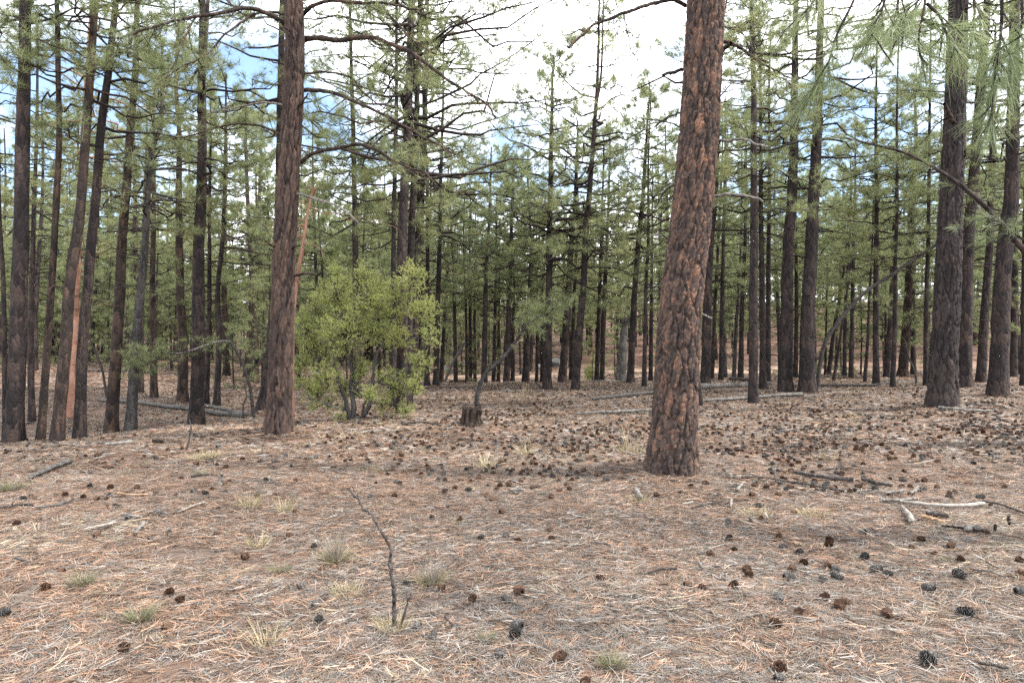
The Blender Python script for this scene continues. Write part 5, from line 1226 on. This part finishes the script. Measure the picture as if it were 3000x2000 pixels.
# ------------------------------------------------------------------ grass
STRAW = [(.34, .27, .15), (.40, .33, .20), (.28, .22, .12), (.44, .38, .26)]
GREEN = [(.10, .115, .042), (.14, .15, .058), (.20, .19, .085), (.075, .09, .036)]
DRYG = [(.19, .165, .115), (.25, .22, .16), (.13, .112, .082)]
def grass_geo(mb, c, n, h, spread, lean, pal, rg, w=.003, droop=.5):
    K = 5; a = rg.uniform(0, 6.28, n); r = spread * np.sqrt(rg.random(n))
    B = c + np.stack([r * np.cos(a), r * np.sin(a), 0 * a - .01], 1)
    az = a + rg.normal(0, .9, n); L = h * rg.uniform(.45, 1.1, n); le = lean * rg.uniform(.2, 1.3, n)
    t = np.linspace(0, 1, K)[None, :, None]
    D = np.stack([np.cos(az) * le, np.sin(az) * le, np.ones(n)], 1); D = norm(D)
    P = B[:, None] + D[:, None] * (L[:, None, None] * t)
    P[..., :2] += (np.stack([np.cos(az), np.sin(az)], 1) * (droop * L * .6 * rg.uniform(.3, 1, n))[:, None])[:, None] * t ** 2
    P[..., 2] -= (droop * L * .55 * rg.uniform(.2, 1, n))[:, None] * t[..., 0] ** 2.2
    S = norm(np.cross(D, rg.normal(size=(n, 3)))) * (w / 2)
    wt = np.array([1, 1, .8, .55, .15])[None, :, None]
    V = np.stack([P - S[:, None] * wt, P + S[:, None] * wt], 2).reshape(-1, 3)
    i = (np.arange(n)[:, None] * (2 * K) + np.arange(K - 1)[None] * 2).ravel()
    F = np.stack([i, i + 1, i + 3, i + 2], 1)
    cc = np.array(pal)[rg.integers(0, len(pal), n)] * rg.uniform(.75, 1.2, (n, 1))
    mb.add(V, F, 0, False, np.repeat(cc, 2 * K, 0))
def tuft(label, p, kind, n, h_px, sp_px, seed):
    b = hit(*p); d = b[1]; rg = np.random.default_rng(seed); mb = MB()
    kf = 1.0; h, sp = kf * 1.05 * h_px * d / FPX, .75 * sp_px * d / FPX
    n = int(n * (.7 if kind in ('straw', 'tall') else 1.3)); w = max(.0024, .42 * d / 683)
    if kind == 'green':
        grass_geo(mb, b, n, h * .8, sp * .42, .55, GREEN + DRYG * 2, rg, w, .85); grass_geo(mb, b, n // 2, h * .55, sp * .55, .8, DRYG + STRAW[:1], rg, w, 1.1)
    elif kind == 'dead':
        grass_geo(mb, b, n, h * .6, sp * .5, .8, DRYG + STRAW[:2], rg, w, 1.0); grass_geo(mb, b, n // 3, h * .9, sp * .35, .3, [(.20, .17, .13), (.27, .23, .18)], rg, w * 1.5, .2)
        grass_geo(mb, b, n // 4, h * .55, sp * .5, .6, GREEN, rg, w, .8)
    elif kind == 'straw':
        grass_geo(mb, b, n, h, sp * .5, .55, STRAW + GREEN[2:3], rg, w, .45)
    elif kind == 'tall':
        grass_geo(mb, b, n, h * .45, sp * .6, .7, STRAW + DRYG, rg, w, .6); grass_geo(mb, b, max(6, n // 7), h, sp * .3, .28, STRAW[1:], rg, w * 1.1, .35)
    o = mb.obj("grass_tuft", [M['grass']], None, b, "col"); tag(o, label, "grass", "grass tufts on the litter", "stuff" if any(q in label for q in ("patch", "mat ", "sweep")) else None)
TUFTS = [
 ("broad green grass tuft at the left edge", (25,1440), 'green', 260, 60, 90, 1), ("green and straw grass clump, left foreground", z3((540,930))[0], 'green', 210, 75, 60, 2), ("biggest drooping green grass clump in the left foreground", z3((915,1170))[0], 'green', 330, 90, 75, 3),
 ("small green-topped grass clump left of the upright stick", z3((1845,850))[0], 'green', 160, 55, 42, 4), ("dead grass clump with grey seed stems left of the upright stick", z3((2200,785))[0], 'dead', 220, 120, 60, 5), ("tall thin straw tuft in the left foreground", z3((1750,1330))[0], 'straw', 90, 110, 80, 6),
 ("pale wispy tuft behind the flat grey splinter, left one", z3((1635,430))[0], 'straw', 130, 60, 55, 7), ("pale wispy tuft behind the flat grey splinter, right one", z3((1870,450))[0], 'straw', 120, 62, 60, 8), ("grass tuft beside the small pale stub", z3((1310,215))[0], 'green', 120, 40, 36, 9), ("row of dead grass heads on the left litter", z3((830,205))[0], 'dead', 110, 30, 55, 10),
 ("straw tuft left of the tilted brown cone", z3((1690,680))[0], 'straw', 130, 55, 65, 11), ("dead grass clump with dark stems right of the upright stick", z6((600,920))[0], 'dead', 200, 95, 60, 12), ("small green clump at the bottom middle", z6((965,1300))[0], 'green', 160, 55, 42, 13), ("green-headed clump on dead stems at the bottom edge", z6((1775,1480))[0], 'green', 230, 95, 65, 14),
 ("tall dry straw tuft in the middle litter", z6((950,160))[0], 'tall', 130, 90, 50, 15), ("tall dry straw tuft left of the thick pine's foot", (1850,1330), 'tall', 220, 100, 75, 16), ("thin dry stalks with one long bent stem in the middle", (1542,1335), 'tall', 70, 130, 40, 17), ("wiry pale dead weed right of the thick pine", (2415,1350), 'tall', 90, 75, 70, 18),
 ("tiny green tuft in the right foreground litter", z9((320,1100))[0], 'green', 60, 34, 30, 19), ("yellow-green grass patch by the brown cone at the right", z9((1740,780))[0], 'green', 170, 30, 70, 20), ("yellow straw patch before the branch pile", z9((480,475))[0], 'straw', 260, 34, 120, 21), ("second yellow straw patch right of the first", z9((860,475))[0], 'straw', 240, 34, 110, 22),
 ("low green tuft at the far bottom left", z6((640,1440))[0], 'green', 60, 30, 30, 23), ("straw-green patch on the left lip", (600,1345), 'straw', 260, 30, 110, 24), ("long straw sweep at the foot of the upright stick", z6((330,1215))[0], 'straw', 220, 60, 110, 25), ("pale straw mat left of the upright stick", z6((40,1000))[0], 'straw', 260, 55, 110, 26), ("small green tuft round the pale log piece", z6((1950,385))[0], 'straw', 130, 34, 48, 27),
 ("yellow tuft right of the middle cones", z6((1370,870))[0], 'straw', 90, 30, 50, 28), ("dry weed clump on the far litter behind the stump", (1520,1165), 'tall', 130, 40, 60, 29), ("dry weed clump on the far litter beside the flat-topped pine's foot", (1545,1150), 'tall', 120, 34, 60, 30), ("yellow straw patch beyond the cone field at the right", (2500,1222), 'straw', 260, 12, 120, 31),
 ("green sprig tuft in the left middle litter", z3((960,130))[0], 'green', 70, 22, 26, 32), ("low straw tuft below the left lip", z3((1420,85))[0], 'straw', 220, 22, 120, 33), ("tiny green sprig near the left cones", z3((2030,110))[0], 'green', 60, 20, 18, 34), ("straw tuft in the middle litter beside cones", z6((770,520))[0], 'straw', 90, 24, 40, 35), ("low straw tuft on the litter left of the stump cones", z6((200,180))[0], 'straw', 240, 20, 110, 36),
]
for lab, p, kd, n, hp, sp, sd in TUFTS: tuft(lab, p, kd, n, hp, sp, 900 + sd)

# ------------------------------------------------------------------ fallen needles: the litter itself
ORG = [(.41, .235, .145), (.51, .31, .20), (.33, .182, .11), (.57, .39, .275)]
GRY = [(.33, .285, .25), (.42, .37, .325), (.25, .215, .19), (.50, .45, .40)]
STW = [(.56, .46, .31), (.62, .53, .38), (.50, .38, .24)]
def litter_mesh(seed, mixp, n, rad, nlen, w, hgt):
    """a mat of curved fallen needles in bundles of two or three"""
    rg = np.random.default_rng(seed); mb = MB(); K = 4
    m = n // 3; r = rad * np.sqrt(rg.random(m)); a = rg.uniform(0, 6.28, m)
    B = np.repeat(np.stack([r * np.cos(a), r * np.sin(a), rg.uniform(.002, hgt, m) * (1 - .3 * r / rad)], 1), 3, 0)
    az = np.repeat(rg.normal(.35, .85, m) + np.pi * (rg.random(m) < .5), 3) + rg.normal(0, .16, 3 * m)
    pit = np.repeat(rg.normal(.02, .07, m), 3) + rg.normal(0, .04, 3 * m); cur = rg.normal(0, .75, 3 * m)
    L = nlen * np.repeat(rg.uniform(.55, 1.15, m), 3) * rg.uniform(.85, 1, 3 * m)
    t = np.linspace(0, 1, K)[None]
    ang = az[:, None] + cur[:, None] * t
    dx = np.cumsum(np.cos(ang), 1) / K * L[:, None]; dy = np.cumsum(np.sin(ang), 1) / K * L[:, None]
    P = np.stack([B[:, :1] + dx, B[:, 1:2] + dy, np.maximum(B[:, 2:3] + L[:, None] * np.sin(pit)[:, None] * t, .0015) + 0 * t], -1)
    S = np.stack([-np.sin(ang), np.cos(ang), rg.normal(0, .5, (3 * m, 1)) + 0 * t], -1) * (w / 2) * np.array([1, 1, .9, .3])[None, :, None]
    V = np.stack([P - S, P + S], 2).reshape(-1, 3)
    i = (np.arange(3 * m)[:, None] * (2 * K) + np.arange(K - 1)[None] * 2).ravel()
    F = np.stack([i, i + 1, i + 3, i + 2], 1)
    which = np.repeat(rg.choice(3, m, p=mixp), 3)
    pal = np.zeros((3 * m, 3))
    for q, pl in enumerate((ORG, GRY, STW)):
        s = which == q; pal[s] = np.repeat(np.array(pl)[rg.integers(0, len(pl), m)], 3, 0)[s]
    pal *= np.repeat(.12 + .62 * rg.random((m, 1)) ** 1.2, 3, 0)
    mb.add(V, F, 0, False, np.repeat(pal, 2 * K, 0))
    return mb.mesh("needle_mat", [M['litter']], colname="col")
MIX = [(.78, .17, .05), (.52, .40, .08), (.26, .65, .09), (.40, .25, .35)]
near_mats = [litter_mesh(600 + q, MIX[q % 4], 420, .30, .18, .0025, .017) for q in range(8)]
far_mats = [litter_mesh(650 + q, MIX[q % 4], 330, .42, .20, .0048, .014) for q in range(8)]
def scatter_litter(name, label, d0, d1, n, mats, rg, orange):
    d = np.sqrt(rg.uniform(d0 ** 2, d1 ** 2, n)); px = rg.uniform(-260, 3260, n); x = (px - CX) / FPX * d
    e = .15
    nx_ = -(ground_z(x + e, d) - ground_z(x - e, d)) / (2 * e); ny_ = -(ground_z(x, d + e) - ground_z(x, d - e)) / (2 * e)
    rot = np.stack([-ny_, nx_, np.where(rg.random(n) < .7, rg.normal(0, .5, n), rg.uniform(0, 6.28, n))], 1)
    f = np.sin(x * .9 + 1.2) * np.sin(d * .8 + .4) + .6 * np.sin(x * 2.3 - d * 1.4) + rg.normal(0, .55, n)
    grey = np.clip(1.05 - (d - 4) / 7, 0.15, 1.3) * np.clip((px - 100) / 900, .35, 1)
    u = rg.random(n)
    idx = np.where(f > 1.3, 3, np.where(u < grey * .55, 2, np.where(u < grey * .55 + .35, 1, 0)))
    o = instancer(name, np.stack([x, d, ground_z(x, d) + .001], 1), rot, rg.uniform(.8, 1.2, n), idx + 4 * rg.integers(0, 2, n), mats)
    tag(o, label, "needle litter", kind="stuff")
rg = np.random.default_rng(44)
scatter_litter("needle_litter", "mat of fallen orange, tan and grey pine needles in the foreground", 2.4, 9.5, 2000, near_mats, rg, .5)
scatter_litter("needle_litter", "mat of fallen pine needles on the middle and far litter", 9.0, 27, 5200, far_mats, rg, .7)
farther_mats = [litter_mesh(680 + q, MIX[q % 4], 330, 1.0, .24, .011, .02) for q in range(8)]
scatter_litter("needle_litter", "mat of fallen pine needles beyond the rise and up the far gully bank", 26, 46, 2600, farther_mats, rg, .7)
